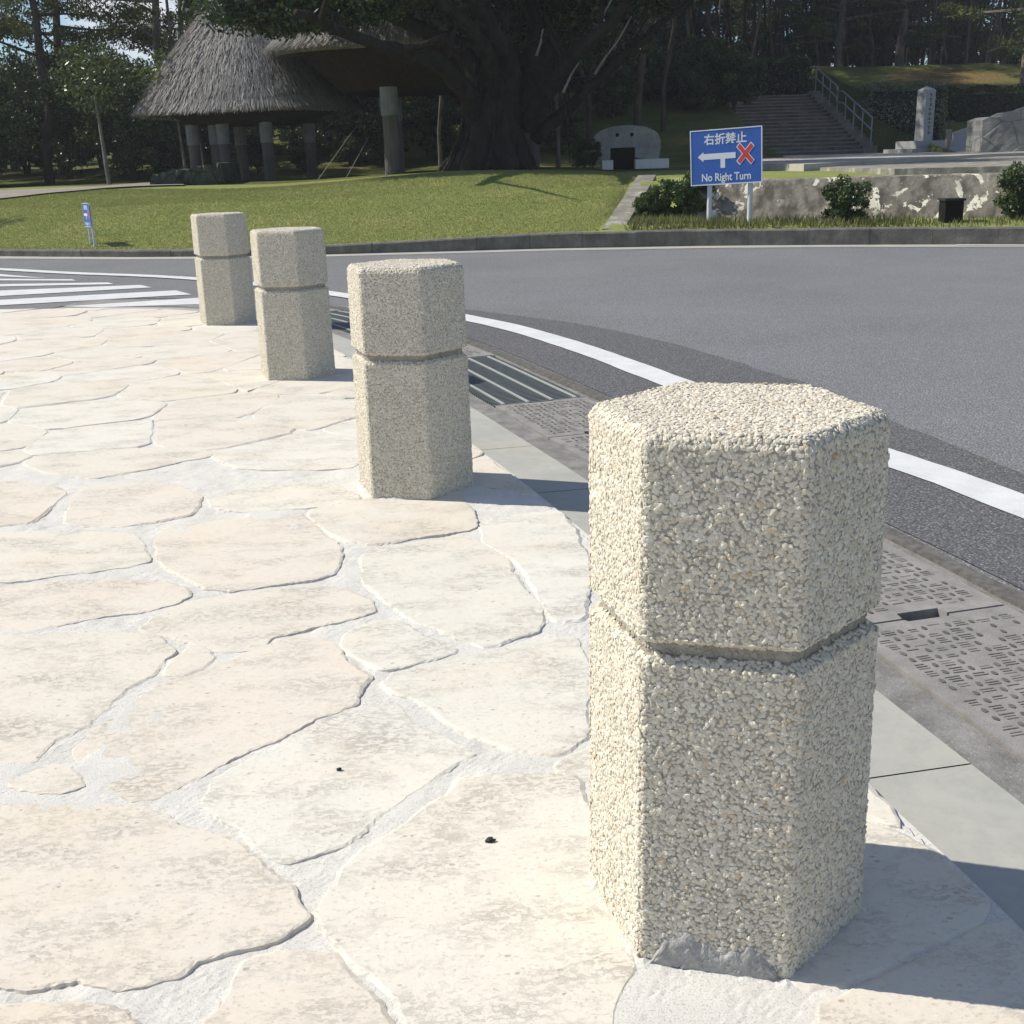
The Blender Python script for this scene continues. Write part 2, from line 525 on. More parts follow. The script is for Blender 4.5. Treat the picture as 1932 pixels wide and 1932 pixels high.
def leafmat(name, cols, tr=.3, spec=.4, rough=.5):
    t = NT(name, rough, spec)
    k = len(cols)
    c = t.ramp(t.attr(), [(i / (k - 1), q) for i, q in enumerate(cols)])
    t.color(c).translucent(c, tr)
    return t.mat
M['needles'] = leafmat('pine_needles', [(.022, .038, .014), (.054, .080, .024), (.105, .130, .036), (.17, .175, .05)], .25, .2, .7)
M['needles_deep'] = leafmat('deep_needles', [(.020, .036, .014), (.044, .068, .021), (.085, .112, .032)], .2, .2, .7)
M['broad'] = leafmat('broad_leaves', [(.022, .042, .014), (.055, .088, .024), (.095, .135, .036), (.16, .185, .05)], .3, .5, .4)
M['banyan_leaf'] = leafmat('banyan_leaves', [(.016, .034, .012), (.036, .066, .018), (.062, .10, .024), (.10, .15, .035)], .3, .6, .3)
M['bush'] = leafmat('bush_leaves', [(.020, .042, .012), (.042, .075, .018), (.068, .108, .026), (.10, .14, .04)], .25, .4, .5)
M['creeper'] = leafmat('creeper_leaves', [(.11, .13, .075), (.19, .215, .125), (.26, .285, .175), (.33, .33, .22)], .2, .3, .7)
M['weed'] = leafmat('weed_blades', [(.07, .10, .022), (.12, .15, .04), (.20, .20, .07), (.30, .27, .13)], .3, .3, .6)

# signs and metal
def plain(name, col, rough=.5, metal=0.0, spec=.4):
    t = NT(name, rough, spec); t.color(t.ramp(t.noise(7, 4), [(.3, tuple(x * .88 for x in col)), (.7, col)])); t.b.inputs['Metallic'].default_value = metal
    return t.mat
M['sign_blue'] = plain('sign_blue', (.030, .115, .43), .45)
M['sign_white'] = plain('sign_white', (.70, .74, .78), .5)
M['sign_red'] = plain('sign_red', (.62, .055, .045), .5)
M['post_white'] = plain('post_paint', (.62, .64, .68), .45)
M['steel'] = plain('galvanised_steel', (.33, .36, .37), .5, .3)
M['grate'] = plain('grate_steel', (.19, .21, .205), .6, .2)
M['grate_pale'] = plain('grate_worn_steel', (.42, .44, .42), .6, .2)
M['rail'] = plain('rail_steel', (.38, .42, .42), .5, .2)
M['wire'] = plain('wire_steel', (.34, .35, .35), .5, .2)
M['sunlit_slab'] = plain('sun_bright_slab', (.78, .78, .76), .9)  # bright tone stands for sun falling on the vault ledges
M['black'] = plain('dark_recess', (.012, .012, .011), .95, 0, .1)
M['crumb'] = plain('dark_crumb', (.03, .028, .03), .8)

# ------------------------------------------------------------------ road edge curve
def smooth_curve(P, step=.05, it=4):
    P = [Vector((*p[:2], 0)) for p in P]
    for _ in range(it):
        Q = [P[0]]
        for a, b in zip(P[:-1], P[1:]):
            Q += [a * .75 + b * .25, a * .25 + b * .75]
        Q.append(P[-1]); P = Q
    A = np.array([(p.x, p.y) for p in P])
    s = np.concatenate([[0], np.cumsum(np.linalg.norm(np.diff(A, axis=0), axis=1))])
    t_ = np.arange(0, s[-1], step)
    return np.stack([np.interp(t_, s, A[:, 0]), np.interp(t_, s, A[:, 1])], 1), t_

EDGE_PTS = [(1.02, -4), (.98, -2), (.90, -.4), (.80, .7), (.69, 1.37), (.60, 1.72), (.42, 2.46), (.21, 3.17), (.02, 3.80), (-.15, 4.30), (-.47, 5.25), (-.85, 6.36), (-1.25, 7.25), (-1.72, 8.15), (-2.37, 8.80), (-3.2, 9.12), (-4.2, 9.2), (-6, 9.3), (-11, 9.7)]
EC, ES = smooth_curve(EDGE_PTS)
_tan = np.gradient(EC, axis=0)
_tan /= np.linalg.norm(_tan, axis=1)[:, None]
EN = np.stack([_tan[:, 1], -_tan[:, 0]], 1)              # outwards, towards the road
def ep(s, o):                                            # curve coordinates -> ground
    x = np.interp(s, ES, EC[:, 0]); y = np.interp(s, ES, EC[:, 1])
    nx = np.interp(s, ES, EN[:, 0]); ny = np.interp(s, ES, EN[:, 1])
    k = 1 / (math.hypot(nx, ny) + 1e-9)
    return np.array([x + nx * k * o, y + ny * k * o])
def s_at_y(y):
    return float(np.interp(y, EC[:, 1], ES))

def strip(mb, s0, s1, o0, o1, z0, z1, mat=0, step=.08, rnd=.5, wob=0.0, skirt=0.0):
    n = max(2, int((s1 - s0) / step) + 1)
    S = np.linspace(s0, s1, n)
    rg = np.random.default_rng(int(abs(o0 * 1000)) + 3)
    w0 = np.convolve(rg.normal(0, 1, n + 6), np.ones(7) / 7, 'valid') * wob
    w1 = np.convolve(rg.normal(0, 1, n + 6), np.ones(7) / 7, 'valid') * wob
    A = np.array([[*ep(s, o0 + w0[i]), z0] for i, s in enumerate(S)])
    B = np.array([[*ep(s, o1 + w1[i]), z1] for i, s in enumerate(S)])
    i = np.arange(n - 1)
    mb.add(np.concatenate([A, B]), np.stack([i, i + n, i + n + 1, i + 1], 1), mat, rnd)
    if skirt:
        for E, fl in ((A, 0), (B, 1)):
            L = E.copy(); L[:, 2] -= skirt
            q = np.stack([i, i + 1, i + n + 1, i + n], 1)
            mb.add(np.concatenate([E, L]), q if fl == 0 else q[:, ::-1], mat, rnd)
    return mb

SN, SF = 0.0, s_at_y(8.9) + 1.0
ZK, ZG, ZR = -.010, -.018, -.020

# ------------------------------------------------------------------ ground sheets
g = MB()
# the road sheet reaches the horizon; it is left open over the drain trench, whose sides drop from it
n = 260
S = np.linspace(SN, float(ES[-1]) - .1, n)
rim = np.array([ep(s, .845 if s < SF else .06) for s in S])
inn = np.array([ep(s, -.6) for s in S])
big = [(400, -6), (400, 500), (-500, 500), (-500, 9.7)]
outl = [(p[0], p[1], ZR) for p in rim]
# fan of quads from the rim out to a far boundary
th = np.linspace(0, 1, n)
far = np.array([(40 * (1 - q) ** 1.0 * 1.0 + -60 * q, -6 + 90 * math.sin(math.pi * min(1, q * .9 + .05))) for q in th])
far[0] = (60, -6); far[-1] = (-60, 12)
rows = [rim + (far - rim) * q for q in (0, .01, .03, .07, .15, .3, .6, 1)]
V = np.concatenate([np.c_[r, np.full(n, ZR)] for r in rows])
i = np.arange(n - 1)
for k in range(len(rows) - 1):
    pass
F = np.concatenate([np.stack([i + k * n, i + (k + 1) * n, i + (k + 1) * n + 1, i + k * n + 1], 1) for k in range(len(rows) - 1)])
g.add(V, F)
tag(g.build('road', M['asphalt']), kind='structure')
g = MB(); g.add([(-170, -60, -.32), (170, -60, -.32), (170, 230, -.32), (-170, 230, -.32)], [(0, 1, 2, 3)])
tag(g.build('ground', M['hill']), kind='structure')

# darker strip of newer asphalt along the gutter
g = MB()
SS = np.linspace(SN, s_at_y(8.0), 150)
yy = np.interp(SS, ES, EC[:, 1])
oo = np.interp(yy, [.5, 2.2, 4.8, 6.2, 7.2, 8.0], [1.25, 1.42, 1.80, 1.80, 1.62, 1.35]) + .03 * np.convolve(np.random.default_rng(2).normal(0, 1, 154), np.ones(5) / 5, 'valid')
A = np.array([[*ep(s, .86), ZR + .004] for s in SS]); B = np.array([[*ep(s, o), ZR + .004] for s, o in zip(SS, oo)])
i = np.arange(149)
g.add(np.concatenate([A, B]), np.stack([i, i + 150, i + 151, i + 1], 1))
tag(g.build('asphalt_strip', M['asphalt_dark']), kind='structure')

# white edge line
LM = [(2.18, -5), (2.12, -1), (2.0, .6), (1.86, 1.9), (1.72, 2.7), (1.54, 3.33), (1.43, 3.7), (1.32, 3.96), (.98, 4.90), (.74, 5.6), (.53, 6.26), (.26, 6.97), (.0, 7.55), (-.27, 8.0), (-.75, 8.8), (-1.4, 9.75), (-2.2, 10.7), (-3.02, 11.5), (-3.75, 12.03), (-4.54, 12.47), (-5.68, 13.34), (-7.2, 14.3)]
lc, ls = smooth_curve(LM)
lt = np.gradient(lc, axis=0); lt /= np.linalg.norm(lt, axis=1)[:, None]
ln = np.stack([lt[:, 1], -lt[:, 0]], 1)
rg = np.random.default_rng(5)
w = .085 + .003 * np.convolve(rg.normal(0, 1, len(lc) + 2), np.ones(3) / 3, 'valid')
A = lc - ln * w[:, None]; B = lc + ln * w[:, None]; n = len(lc); i = np.arange(n - 1)
g = MB(); g.add(np.concatenate([np.c_[A, np.full(n, ZR + .008)], np.c_[B, np.full(n, ZR + .008)]]), np.stack([i, i + n, i + n + 1, i + 1], 1))
tag(g.build('edge_line', M['paint']), kind='structure')

# zebra crossing: stripes between the kerb corner and the edge line
g = MB()
def zp(x, y): 
    return gp(x / 2.147 * .7892, (480 + y / 2.147) * .7892, ZR)
zs = [((0, 378), (190, 395), (0, 390), (240, 399)), ((0, 402), (370, 405), (0, 411), (392, 412)), ((0, 430), (555, 421), (0, 442), (585, 430)), ((0, 463), (720, 434), (0, 491), (778, 447)), ((0, 511), (900, 462), (0, 539), (985, 483)), ((320, 545), (1020, 500), (520, 549), (1110, 530))]
for k, (a, b, c_, d) in enumerate(zs):
    P = [zp(*a), zp(*b), zp(*d), zp(*c_)]
    if k < 5:
        P[0] = P[0] + (P[0] - P[1]).normalized() * 3.5; P[3] = P[3] + (P[3] - P[2]).normalized() * 3.5
    m_ = 24
    top = [P[0].lerp(P[1], q / m_) for q in range(m_ + 1)]; bot = [P[3].lerp(P[2], q / m_) for q in range(m_ + 1)]
    i = np.arange(m_)
    vv = [(p.x, p.y, ZR + .0045) for p in top] + [(p.x, p.y, ZR + .0045) for p in bot]
    g.add(vv, np.stack([i, i + m_ + 1, i + m_ + 2, i + 1], 1)[:, ::-1])
tag(g.build('zebra_crossing', M['paint']), kind='structure')

# pale flush kerb between flagstones and gutter
g = MB()
js = [s_at_y(y) for y in (-3, -1.2, .35, 1.78, 2.42, 3.05, 3.62, 4.22, 4.95, 5.7, 6.5, 7.3)] + [SF]
js[0] = SN
for a, b in zip(js[:-1], js[1:]):
    strip(g, a + .002, b - .002, .002, .222, ZK, ZK - .006, skirt=.05)
strip(g, SF, float(ES[-1]) - .2, .002, .10, ZK, ZK - .006, skirt=.05)
tag(g.build('kerb', M['kerb']), kind='structure')
# rough gutter concrete either side of the covers
g = MB()
strip(g, SN, SF, .220, .315, ZG, ZG - .002, wob=.004, skirt=.2)
strip(g, SN, SF, .795, .850, ZG - .001, ZG, 1, wob=.010, skirt=.2)
strip(g, SN, SF, .760, .797, ZG - .010, ZG - .010, 0, skirt=.2)
tag(g.build('gutter', [M['gutter'], M['dirt_shade']]), kind='structure')
g = MB(); strip(g, SN, SF, .28, .80, -.20, -.20)
tag(g.build('drain_trench', M['trench']), kind='structure')

# ------------------------------------------------------------------ drain covers and grates
def cover(s0, s1, i, label):
    o0, o1 = .327, .757
    g = MB()
    mid = (o0 + o1) / 2
    top, zt = [], ZG
    ss = np.linspace(s0 + .004, s1 - .004, 9)
    # outline with lifting notches at the joints
    near = [(s0 + .004, o0), (s0 + .004, mid - .06), (s0 + .034, mid - .055), (s0 + .034, mid + .055), (s0 + .004, mid + .06), (s0 + .004, o1)]
    fara = [(s1 - .004, o1), (s1 - .004, mid + .06), (s1 - .014, mid + .055), (s1 - .014, mid - .055), (s1 - .004, mid - .06), (s1 - .004, o0)]
    out = near + [(s, o1) for s in ss[1:-1]] + fara + [(s, o0) for s in ss[1:-1][::-1]]
    P = [ep(*q) for q in out]
    n = len(P)
    v = [(p[0], p[1], zt) for p in P] + [(p[0], p[1], zt - .08) for p in P]
    g.add(v, [tuple(range(n))[::-1]] + [(k, (k + 1) % n, n + (k + 1) % n, n + k) for k in range(n)])
    # anti-slip pattern: ovals and triple bars, recess grime and shade painted as dark marks
    rg = np.random.default_rng(i)
    L = s1 - s0
    nr, nc = int((L - .10) / .034), 12
    for r in range(nr):
        s = s0 + .06 + r * (L - .12) / max(1, nr - 1)
        for c in range(nc):
            o = o0 + .045 + c * (o1 - o0 - .09) / (nc - 1)
            if abs(o - mid) < .075 and (s - s0 < .07 or s1 - s < .05): continue
            if rg.random() < .05: continue
            if (r // 2 + c) % 2 == 0:
                a = np.linspace(0, 2 * np.pi, 8, endpoint=False)
                p = [ep(s + .0105 * math.sin(q) * rg.uniform(.7, 1.1), o + .0062 * math.cos(q)) for q in a]
                k = 8
            else:
                for e in (-.009, .001, .011):
                    if rg.random() < .12: continue
                    l = .016 * rg.uniform(.6, 1.1); hh = .0013 * rg.uniform(.6, 1.4)
                    q4 = [ep(s + e - hh, o - l), ep(s + e - hh, o + l), ep(s + e + hh, o + l), ep(s + e + hh, o - l)]
                    g.add([(x[0], x[1], zt + .0012) for x in q4], [(0, 1, 2, 3)], 1)
                continue
            g.add([(x[0], x[1], zt + .0016) for x in p], [tuple(range(k))], 1)
    o = g.build('drain_cover', [M['cover'], M['dirt_shade']])
    # put the origin at the slab's own place
    c0 = ep((s0 + s1) / 2, mid)
    o.data.transform(Matrix.Translation((-c0[0], -c0[1], -ZG)))
    o.location = (c0[0], c0[1], ZG)
    return tag(o, label, 'drain cover', 'concrete drain covers along the kerb')

def grate(s0, s1, label):
    o0, o1 = .322, .765
    c0 = ep((s0 + s1) / 2, (o0 + o1) / 2)
    root = thing('drain_grate', label, 'drain grate', (c0[0], c0[1], ZG), 0, 'steel grates in the gutter')
    def W(s, o, z): p = ep(s, o); return (p[0] - c0[0], p[1] - c0[1], z)
    def bar(mb, a, b, w, z0, z1, along):
        (sa, oa), (sb, ob) = a, b
        if along: c_ = [(sa, oa - w), (sb, ob - w), (sb, ob + w), (sa, oa + w)]
        else: c_ = [(sa - w, oa), (sa - w, ob), (sb + w, ob), (sb + w, oa)]
        v = [W(*q, z1) for q in c_] + [W(*q, z0) for q in c_]
        mb.add(v, [(3, 2, 1, 0), (4, 5, 6, 7), (0, 1, 5, 4), (1, 2, 6, 5), (2, 3, 7, 6), (3, 0, 4, 7)])
    for s in (s0 + .008, s1 - .008):
        fr = MB(); bar(fr, (s, o0), (s, o1), .006, -.05, -.001, False)
        fr.build('end_bar', M['grate'], root)
    br = MB()
    k = int((s1 - s0 - .04) / .027)
    for q in range(k):
        s = s0 + .02 + (s1 - s0 - .04) * q / (k - 1)
        bar(br, (s, o0 + .01), (s, o1 - .01), .0048, -.045, -.003, False)
    br.build('bearing_bars', M['grate'], root)
    for o in (o0 + .055, o0 + .17, o0 + .285, o0 + .40):
        cb = MB()
        for q in range(24):
            a = s0 + .016 + (s1 - s0 - .032) * q / 24; b = s0 + .016 + (s1 - s0 - .032) * (q + 1) / 24
            bar(cb, (a, o), (b, o), .0062, -.012, .0005, True)
        cb.build('cross_bar', M['grate_pale'], root)
    return root

Y0 = s_at_y(2.36) + .02
cov_y = [-3.2, -2.4, -1.6, -.85, -.1, .6]
sc_ = [Y0 - .68 * k for k in range(1, 9)]
joints = [Y0 - .68 * 2, Y0 - .68, Y0, Y0 + .68, Y0 + 1.36, Y0 + 2.03, Y0 + 2.70]
clabels = ['concrete drain cover nearest the camera, cut by the right edge of the picture',
           'concrete drain cover on the near side of the black lifting slot by the nearest bollard',
           'concrete drain cover on the far side of the black lifting slot by the nearest bollard',
           'concrete drain cover in the gutter mostly hidden behind the nearest bollard',
           'concrete drain cover second from the near end of the large steel grate',
           'concrete drain cover touching the near end of the large steel grate']
k = 0
# the report reads what the photograph shows: one cover per joint
for a, b in zip(joints[:-1], joints[1:]):
    cover(a, b, k, clabels[k]); k += 1
g0 = joints[-1]
grate(g0 + .005, g0 + 1.28, 'long steel drain grate with pale cross bars between the two nearer bollards')
g1 = g0 + 1.285
rest = [g1, g1 + .66, g1 + 1.15]
cover(rest[0], rest[1], 21, 'pale concrete drain cover touching the far end of the large steel grate')
cover(rest[1], rest[2], 22, 'far concrete drain cover between the two steel grates, partly behind the second bollard')
grate(rest[2] + .005, rest[2] + 1.15, 'smaller looking steel grate further off, seen between the middle two bollards')
# slab behind / before, outside the seen part of the gutter
g = MB(); strip(g, SN, joints[0] - .004, .327, .757, ZG, ZG, skirt=.08); strip(g, rest[2] + 1.155, SF, .327, .757, ZG, ZG, skirt=.08)
tag(g.build('gutter_slab', M['cover']), kind='structure')

# ------------------------------------------------------------------ flagstone pavement
rgp = np.random.default_rng(11)
def c2g(x, y): return gp(x * .5310, 906 + y * .5310, .004)
TR = [
 [(0, 1140), (150, 1135), (400, 1150), (560, 1185), (700, 1250), (850, 1300), (960, 1370), (1050, 1450), (1060, 1500), (1095, 1555), (1000, 1625), (850, 1665), (700, 1705), (660, 1750), (550, 1785), (420, 1805), (360, 1780), (290, 1755), (130, 1800), (0, 1790), (-220, 1790), (-320, 1600), (-330, 1300), (-250, 1150)],
 [(1630, 1065), (1740, 1045), (1932, 1040), (2050, 1060), (2095, 1200), (2105, 1420), (2150, 1500), (2225, 1640), (2260, 1720), (2210, 1800), (2190, 1932), (2160, 2060), (1560, 2060), (1440, 1932), (1390, 1830), (1290, 1740), (1200, 1640), (1140, 1560), (1140, 1500), (1200, 1440), (1210, 1380), (1290, 1320), (1400, 1250), (1500, 1170), (1600, 1110)],
 [(860, 1720), (940, 1685), (1080, 1680), (1180, 1690), (1230, 1745), (1270, 1800), (1340, 1850), (1390, 1932), (1400, 2100), (650, 2100), (720, 1940), (820, 1850)],
 [(0, 1855), (150, 1850), (330, 1855), (440, 1885), (500, 1940), (520, 2060), (-220, 2060), (-240, 1860)],
 [(880, 605), (1000, 560), (1130, 560), (1190, 600), (1250, 660), (1310, 700), (1280, 745), (1265, 800), (1100, 860), (950, 925), (800, 995), (680, 1060), (550, 1125), (480, 1130), (330, 1065), (285, 1010), (270, 960), (330, 890), (420, 820), (520, 740), (650, 680), (790, 645)],
 [(1110, 885), (1250, 820), (1400, 790), (1450, 850), (1550, 890), (1640, 940), (1700, 975), (1600, 1030), (1500, 1090), (1380, 1175), (1280, 1255), (1150, 1310), (1010, 1355), (930, 1310), (850, 1245), (740, 1180), (700, 1140), (740, 1080), (830, 1020), (960, 960)],
 [(0, 560), (200, 548), (400, 540), (560, 555), (610, 605), (570, 650), (530, 700), (450, 740), (400, 810), (300, 885), (200, 920), (130, 985), (50, 1050), (0, 1080), (-200, 1120), (-330, 1000), (-360, 700), (-300, 575)],
 [(590, 690), (615, 640), (690, 585), (740, 610), (755, 632), (720, 665), (650, 690)],
 [(25, 1085), (80, 1050), (200, 1010), (265, 1045), (300, 1085), (240, 1105), (120, 1105)],
 [(0, 370), (150, 360), (400, 348), (560, 355), (650, 380), (680, 410), (620, 440), (500, 465), (300, 495), (100, 535), (0, 550), (-260, 560), (-300, 400)],
 [(510, 530), (560, 480), (680, 430), (900, 400), (1100, 380), (1220, 385), (1300, 420), (1340, 468), (1250, 490), (1100, 525), (980, 555), (920, 600), (800, 610), (720, 590), (640, 560)],
 [(540, 195), (620, 160), (800, 138), (1000, 115), (1060, 115), (1100, 150), (1160, 200), (1215, 240), (1220, 280), (1190, 335), (1100, 355), (950, 375), (830, 395), (740, 385), (660, 350), (590, 310), (550, 265)],
 [(1285, 265), (1350, 240), (1500, 212), (1640, 200), (1720, 230), (1800, 280), (1850, 340), (1885, 400), (1925, 460), (1910, 530), (1850, 560), (1720, 595), (1680, 580), (1560, 530), (1470, 500), (1400, 450), (1330, 390), (1290, 350)],
 [(1215, 545), (1340, 500), (1440, 505), (1490, 550), (1560, 570), (1635, 605), (1500, 645), (1360, 672), (1290, 640), (1210, 590)],
 [(1345, 720), (1420, 690), (1600, 635), (1750, 610), (1932, 565), (2060, 560), (2085, 700), (2095, 900), (1990, 985), (1820, 965), (1710, 925), (1600, 870), (1480, 790), (1390, 755)],
 [(1095, 108), (1250, 75), (1450, 45), (1640, 50), (1670, 100), (1675, 175), (1500, 200), (1330, 230), (1235, 222), (1160, 175)],
 [(1710, 160), (1850, 120), (1990, 105), (2075, 190), (2090, 330), (2085, 500), (1960, 500), (1905, 390), (1840, 290), (1770, 245), (1715, 215)],
 [(0, 182), (200, 182), (350, 180), (455, 190), (510, 250), (535, 285), (450, 310), (300, 328), (100, 350), (0, 358), (-260, 370), (-260, 190)],
 [(0, 165), (120, 150), (195, 90), (240, 45), (150, 8), (0, 0), (-240, 5), (-240, 170)],
 [(260, 62), (310, 20), (500, 5), (650, 20), (720, 62), (685, 118), (560, 142), (430, 162), (290, 165), (225, 145)],
 [(740, 65), (850, 28), (1000, 12), (1190, 8), (1290, 62), (1150, 92), (1000, 105), (850, 112), (740, 98)],
]
traced = [np.array([c2g(*p)[:2] for p in poly]) for poly in TR]

def resample(P, step):
    Q = np.vstack([P, P[:1]])
    d = np.linalg.norm(np.diff(Q, axis=0), axis=1); s = np.concatenate([[0], np.cumsum(d)])
    k = max(8, int(s[-1] / step)); t_ = np.linspace(0, s[-1], k, endpoint=False)
    return np.stack([np.interp(t_, s, Q[:, 0]), np.interp(t_, s, Q[:, 1])], 1)

def area(P): return .5 * np.sum(P[:, 0] * np.roll(P[:, 1], -1) - np.roll(P[:, 0], -1) * P[:, 1])

def inward(P):
    T = np.roll(P, -1, 0) - np.roll(P, 1, 0); T /= np.linalg.norm(T, axis=1)[:, None] + 1e-9
    return np.stack([-T[:, 1], T[:, 0]], 1)

def inside(P, x, y):
    X, Y_ = P[:, 0], P[:, 1]; X2, Y2 = np.roll(X, -1), np.roll(Y_, -1)
    c_ = ((Y_ > y) != (Y2 > y)) & (x < (X2 - X) * (y - Y_) / (Y2 - Y_ + 1e-12) + X)
    return c_.sum() % 2 == 1

flags = MB()
def flag(P, step, hz, rnd, cham=True):
    if area(P) < 0: P = P[::-1]
    for _ in range(2 if cham else 0):
        P = np.stack([P * .88 + np.roll(P, -1, 0) * .12, P * .12 + np.roll(P, -1, 0) * .88], 1).reshape(-1, 2)
    P = resample(P, step)
    n = len(P)
    def ns(w):                                           # closed smooth noise, about +-1
        if w >= n: w = max(3, n // 2 * 2 - 1)
        return np.convolve(np.concatenate([rgp.normal(0, 1, n)] * 3), np.ones(w) / w, 'same')[n:2 * n] * w ** .5
    N = inward(P)
    for _ in range(3): N = (np.roll(N, 1, 0) + N + np.roll(N, -1, 0)) / 3
    lo_ = np.clip(.55 + .40 * ns(31), .05, 1.0)
    base_ = P + N * (ns(41) * .0035 + ns(15) * .0030 + ns(7) * .0014 - (.009 if cham else .002))[:, None]
    P = base_ + N * (ns(3) * .0013)[:, None]
    I1 = P + N * .0022
    I2 = base_ + N * (.0065 + .006 * (1 - lo_) + .0008 * ns(5))[:, None]
    c_ = P.mean(0); tx, ty = rgp.normal(0, .004, 2)
    tilt = lambda Q: (Q - c_) @ np.array([tx, ty])
    e = rgp.normal(0, .0006, n)
    v = np.concatenate([np.c_[P, np.full(n, -.004)], np.c_[I1, hz * (.88 * lo_) + tilt(I1) + e], np.c_[I2, hz + tilt(I2)]])
    i = np.arange(n); j = (i + 1) % n
    q = [np.stack([i + k * n, j + k * n, j + (k + 1) * n, i + (k + 1) * n], 1) for k in (0, 1)]
    flags.add(v, [tuple(x) for x in np.concatenate(q)] + [tuple(range(2 * n, 3 * n))], 0, rnd)

for k, P in enumerate(traced):
    flag(P, .009, rgp.uniform(.0036, .0058), [.45, .80, .5, .55, .5, .95, .35, .6, .3, .5, .35, .6, .8, .9, .85, .4, .98, .7, .5, .45, .8][k])
# the rest of the pavement: cells round jittered seeds, traced stones keep their room
seeds, dummy = [], []
for P in traced:
    Q = resample(P, .10)
    cc = P.mean(0)
    for q in list(Q + inward(Q if area(Q) > 0 else Q[::-1]) * 0) + [cc]:
        dummy.append(cc + (q - cc) * .80)
gx = .56
for r in range(-10, 30):
    for c_ in range(-28, 6):
        y = r * .46 + rgp.uniform(-.17, .17); x = c_ * gx + (r % 2) * .28 + rgp.uniform(-.22, .22)
        s = float(np.interp(y, EC[:, 1], ES)) if y < 9.1 else None
        if y > 9.4: continue
        if y < 9.1 and x > float(np.interp(y, EC[:, 1], EC[:, 0])) + .15: continue
        if any(inside(P, x, y) for P in traced): continue
        if min(np.linalg.norm(np.array(dummy) - (x, y), axis=1)) < .085: continue
        seeds.append((x, y))
ALL = np.array(seeds + dummy)
ed = EC[::4]
def edge_side(p):                                        # signed distance, positive on the road side
    d = np.linalg.norm(EC - p, axis=1); k = int(d.argmin())
    return float((p - EC[k]) @ EN[k])
for k, sd in enumerate(seeds):
    sd = np.array(sd)
    d = np.linalg.norm(ALL - sd, axis=1)
    near = np.argsort(d)[1:40]
    poly = [sd + q for q in np.array([(-.6, -.6), (.6, -.6), (.6, .6), (-.6, .6)])]
    planes = []
    for j in near:
        if d[j] > 1.4: break
        planes.append((ALL[j] - sd, (ALL[j] + sd) / 2))
    kk = int(np.linalg.norm(EC - sd, axis=1).argmin())
    for q in (-14, -7, 0, 7, 14):
        e = min(len(EC) - 1, max(0, kk + q))
        planes.append((EN[e], EC[e] - EN[e] * .004))
    if not (d[near[0]] > .05): continue
    for nrm, pt in planes:
        out = []
        for a, b in zip(poly, poly[1:] + poly[:1]):
            da, db = (a - pt) @ nrm, (b - pt) @ nrm
            if da <= 0: out.append(a)
            if (da < 0 < db) or (db < 0 < da): out.append(a + (b - a) * (da / (da - db)))
        poly = out
        if len(poly) < 3: break
    if len(poly) < 3: continue
    P = np.array(poly)
    if abs(area(P)) < .012: continue
    cc = P.mean(0)
    g_ = rgp.uniform(.000, .006)
    r_ = np.linalg.norm(P - cc, axis=1)
    P = cc + (P - cc) * (1 - g_ / np.maximum(r_, .05))[:, None]
    P = np.stack([P * .86 + np.roll(P, -1, 0) * .14, P * .14 + np.roll(P, -1, 0) * .86], 1).reshape(-1, 2)
    flag(P, .02 if cc[1] < 5 else .035, rgp.uniform(.0040, .0058), float(rgp.uniform(.2, 1)), False)
# mortar bed under and between them
n = len(EC); i = np.arange(n - 1)
inn = EC.copy(); inn[:, 0] = np.minimum(inn[:, 0] - 4, -7.0 - 0 * inn[:, 0]); inn[:, 1] = np.clip(EC[:, 1] * 1.0, -4, 8.0); 
A = np.c_[EC, np.full(n, -.002)]; B = np.c_[inn, np.full(n, -.002)]; C_ = A.copy(); C_[:, 2] = -.06
flags.add(np.concatenate([A, B]), np.stack([i, i + 1, i + n + 1, i + n], 1), 1)
flags.add(np.concatenate([A, C_]), np.stack([i, i + n, i + n + 1, i + 1], 1), 1)
B2 = [(-11.0, float(EC[-1][1]), -.002), (-7.0, 8.0, -.002), (-7.0, -4, -.002), (-11.0, -4, -.002)]
flags.add(B2, [(0, 3, 2, 1)], 1)
# uneven trowelled mortar that laps over the stone edges
def vnoise(shape, cell):
    a = rgp.normal(0, 1, (int(shape[0] / cell) + 3, int(shape[1] / cell) + 3))
    y = np.arange(shape[0]) / cell; x = np.arange(shape[1]) / cell
    y0, x0 = y.astype(int), x.astype(int)
    fy, fx = y - y0, x - x0
    fy = fy * fy * (3 - 2 * fy); fx = fx * fx * (3 - 2 * fx)
    fy, fx = fy[:, None], fx[None, :]
    q = lambda i, j: a[np.ix_(y0 + i, x0 + j)]
    return (q(0, 0) * (1 - fx) + q(0, 1) * fx) * (1 - fy) + (q(1, 0) * (1 - fx) + q(1, 1) * fx) * fy
def edge_x(y): return np.where(y < 8.5, np.interp(y, EC[:, 1], EC[:, 0]), np.interp(y, [8.5, 8.8, 9.05, 9.12, 9.3], [-2.0, -2.4, -3.0, -3.4, -7]))
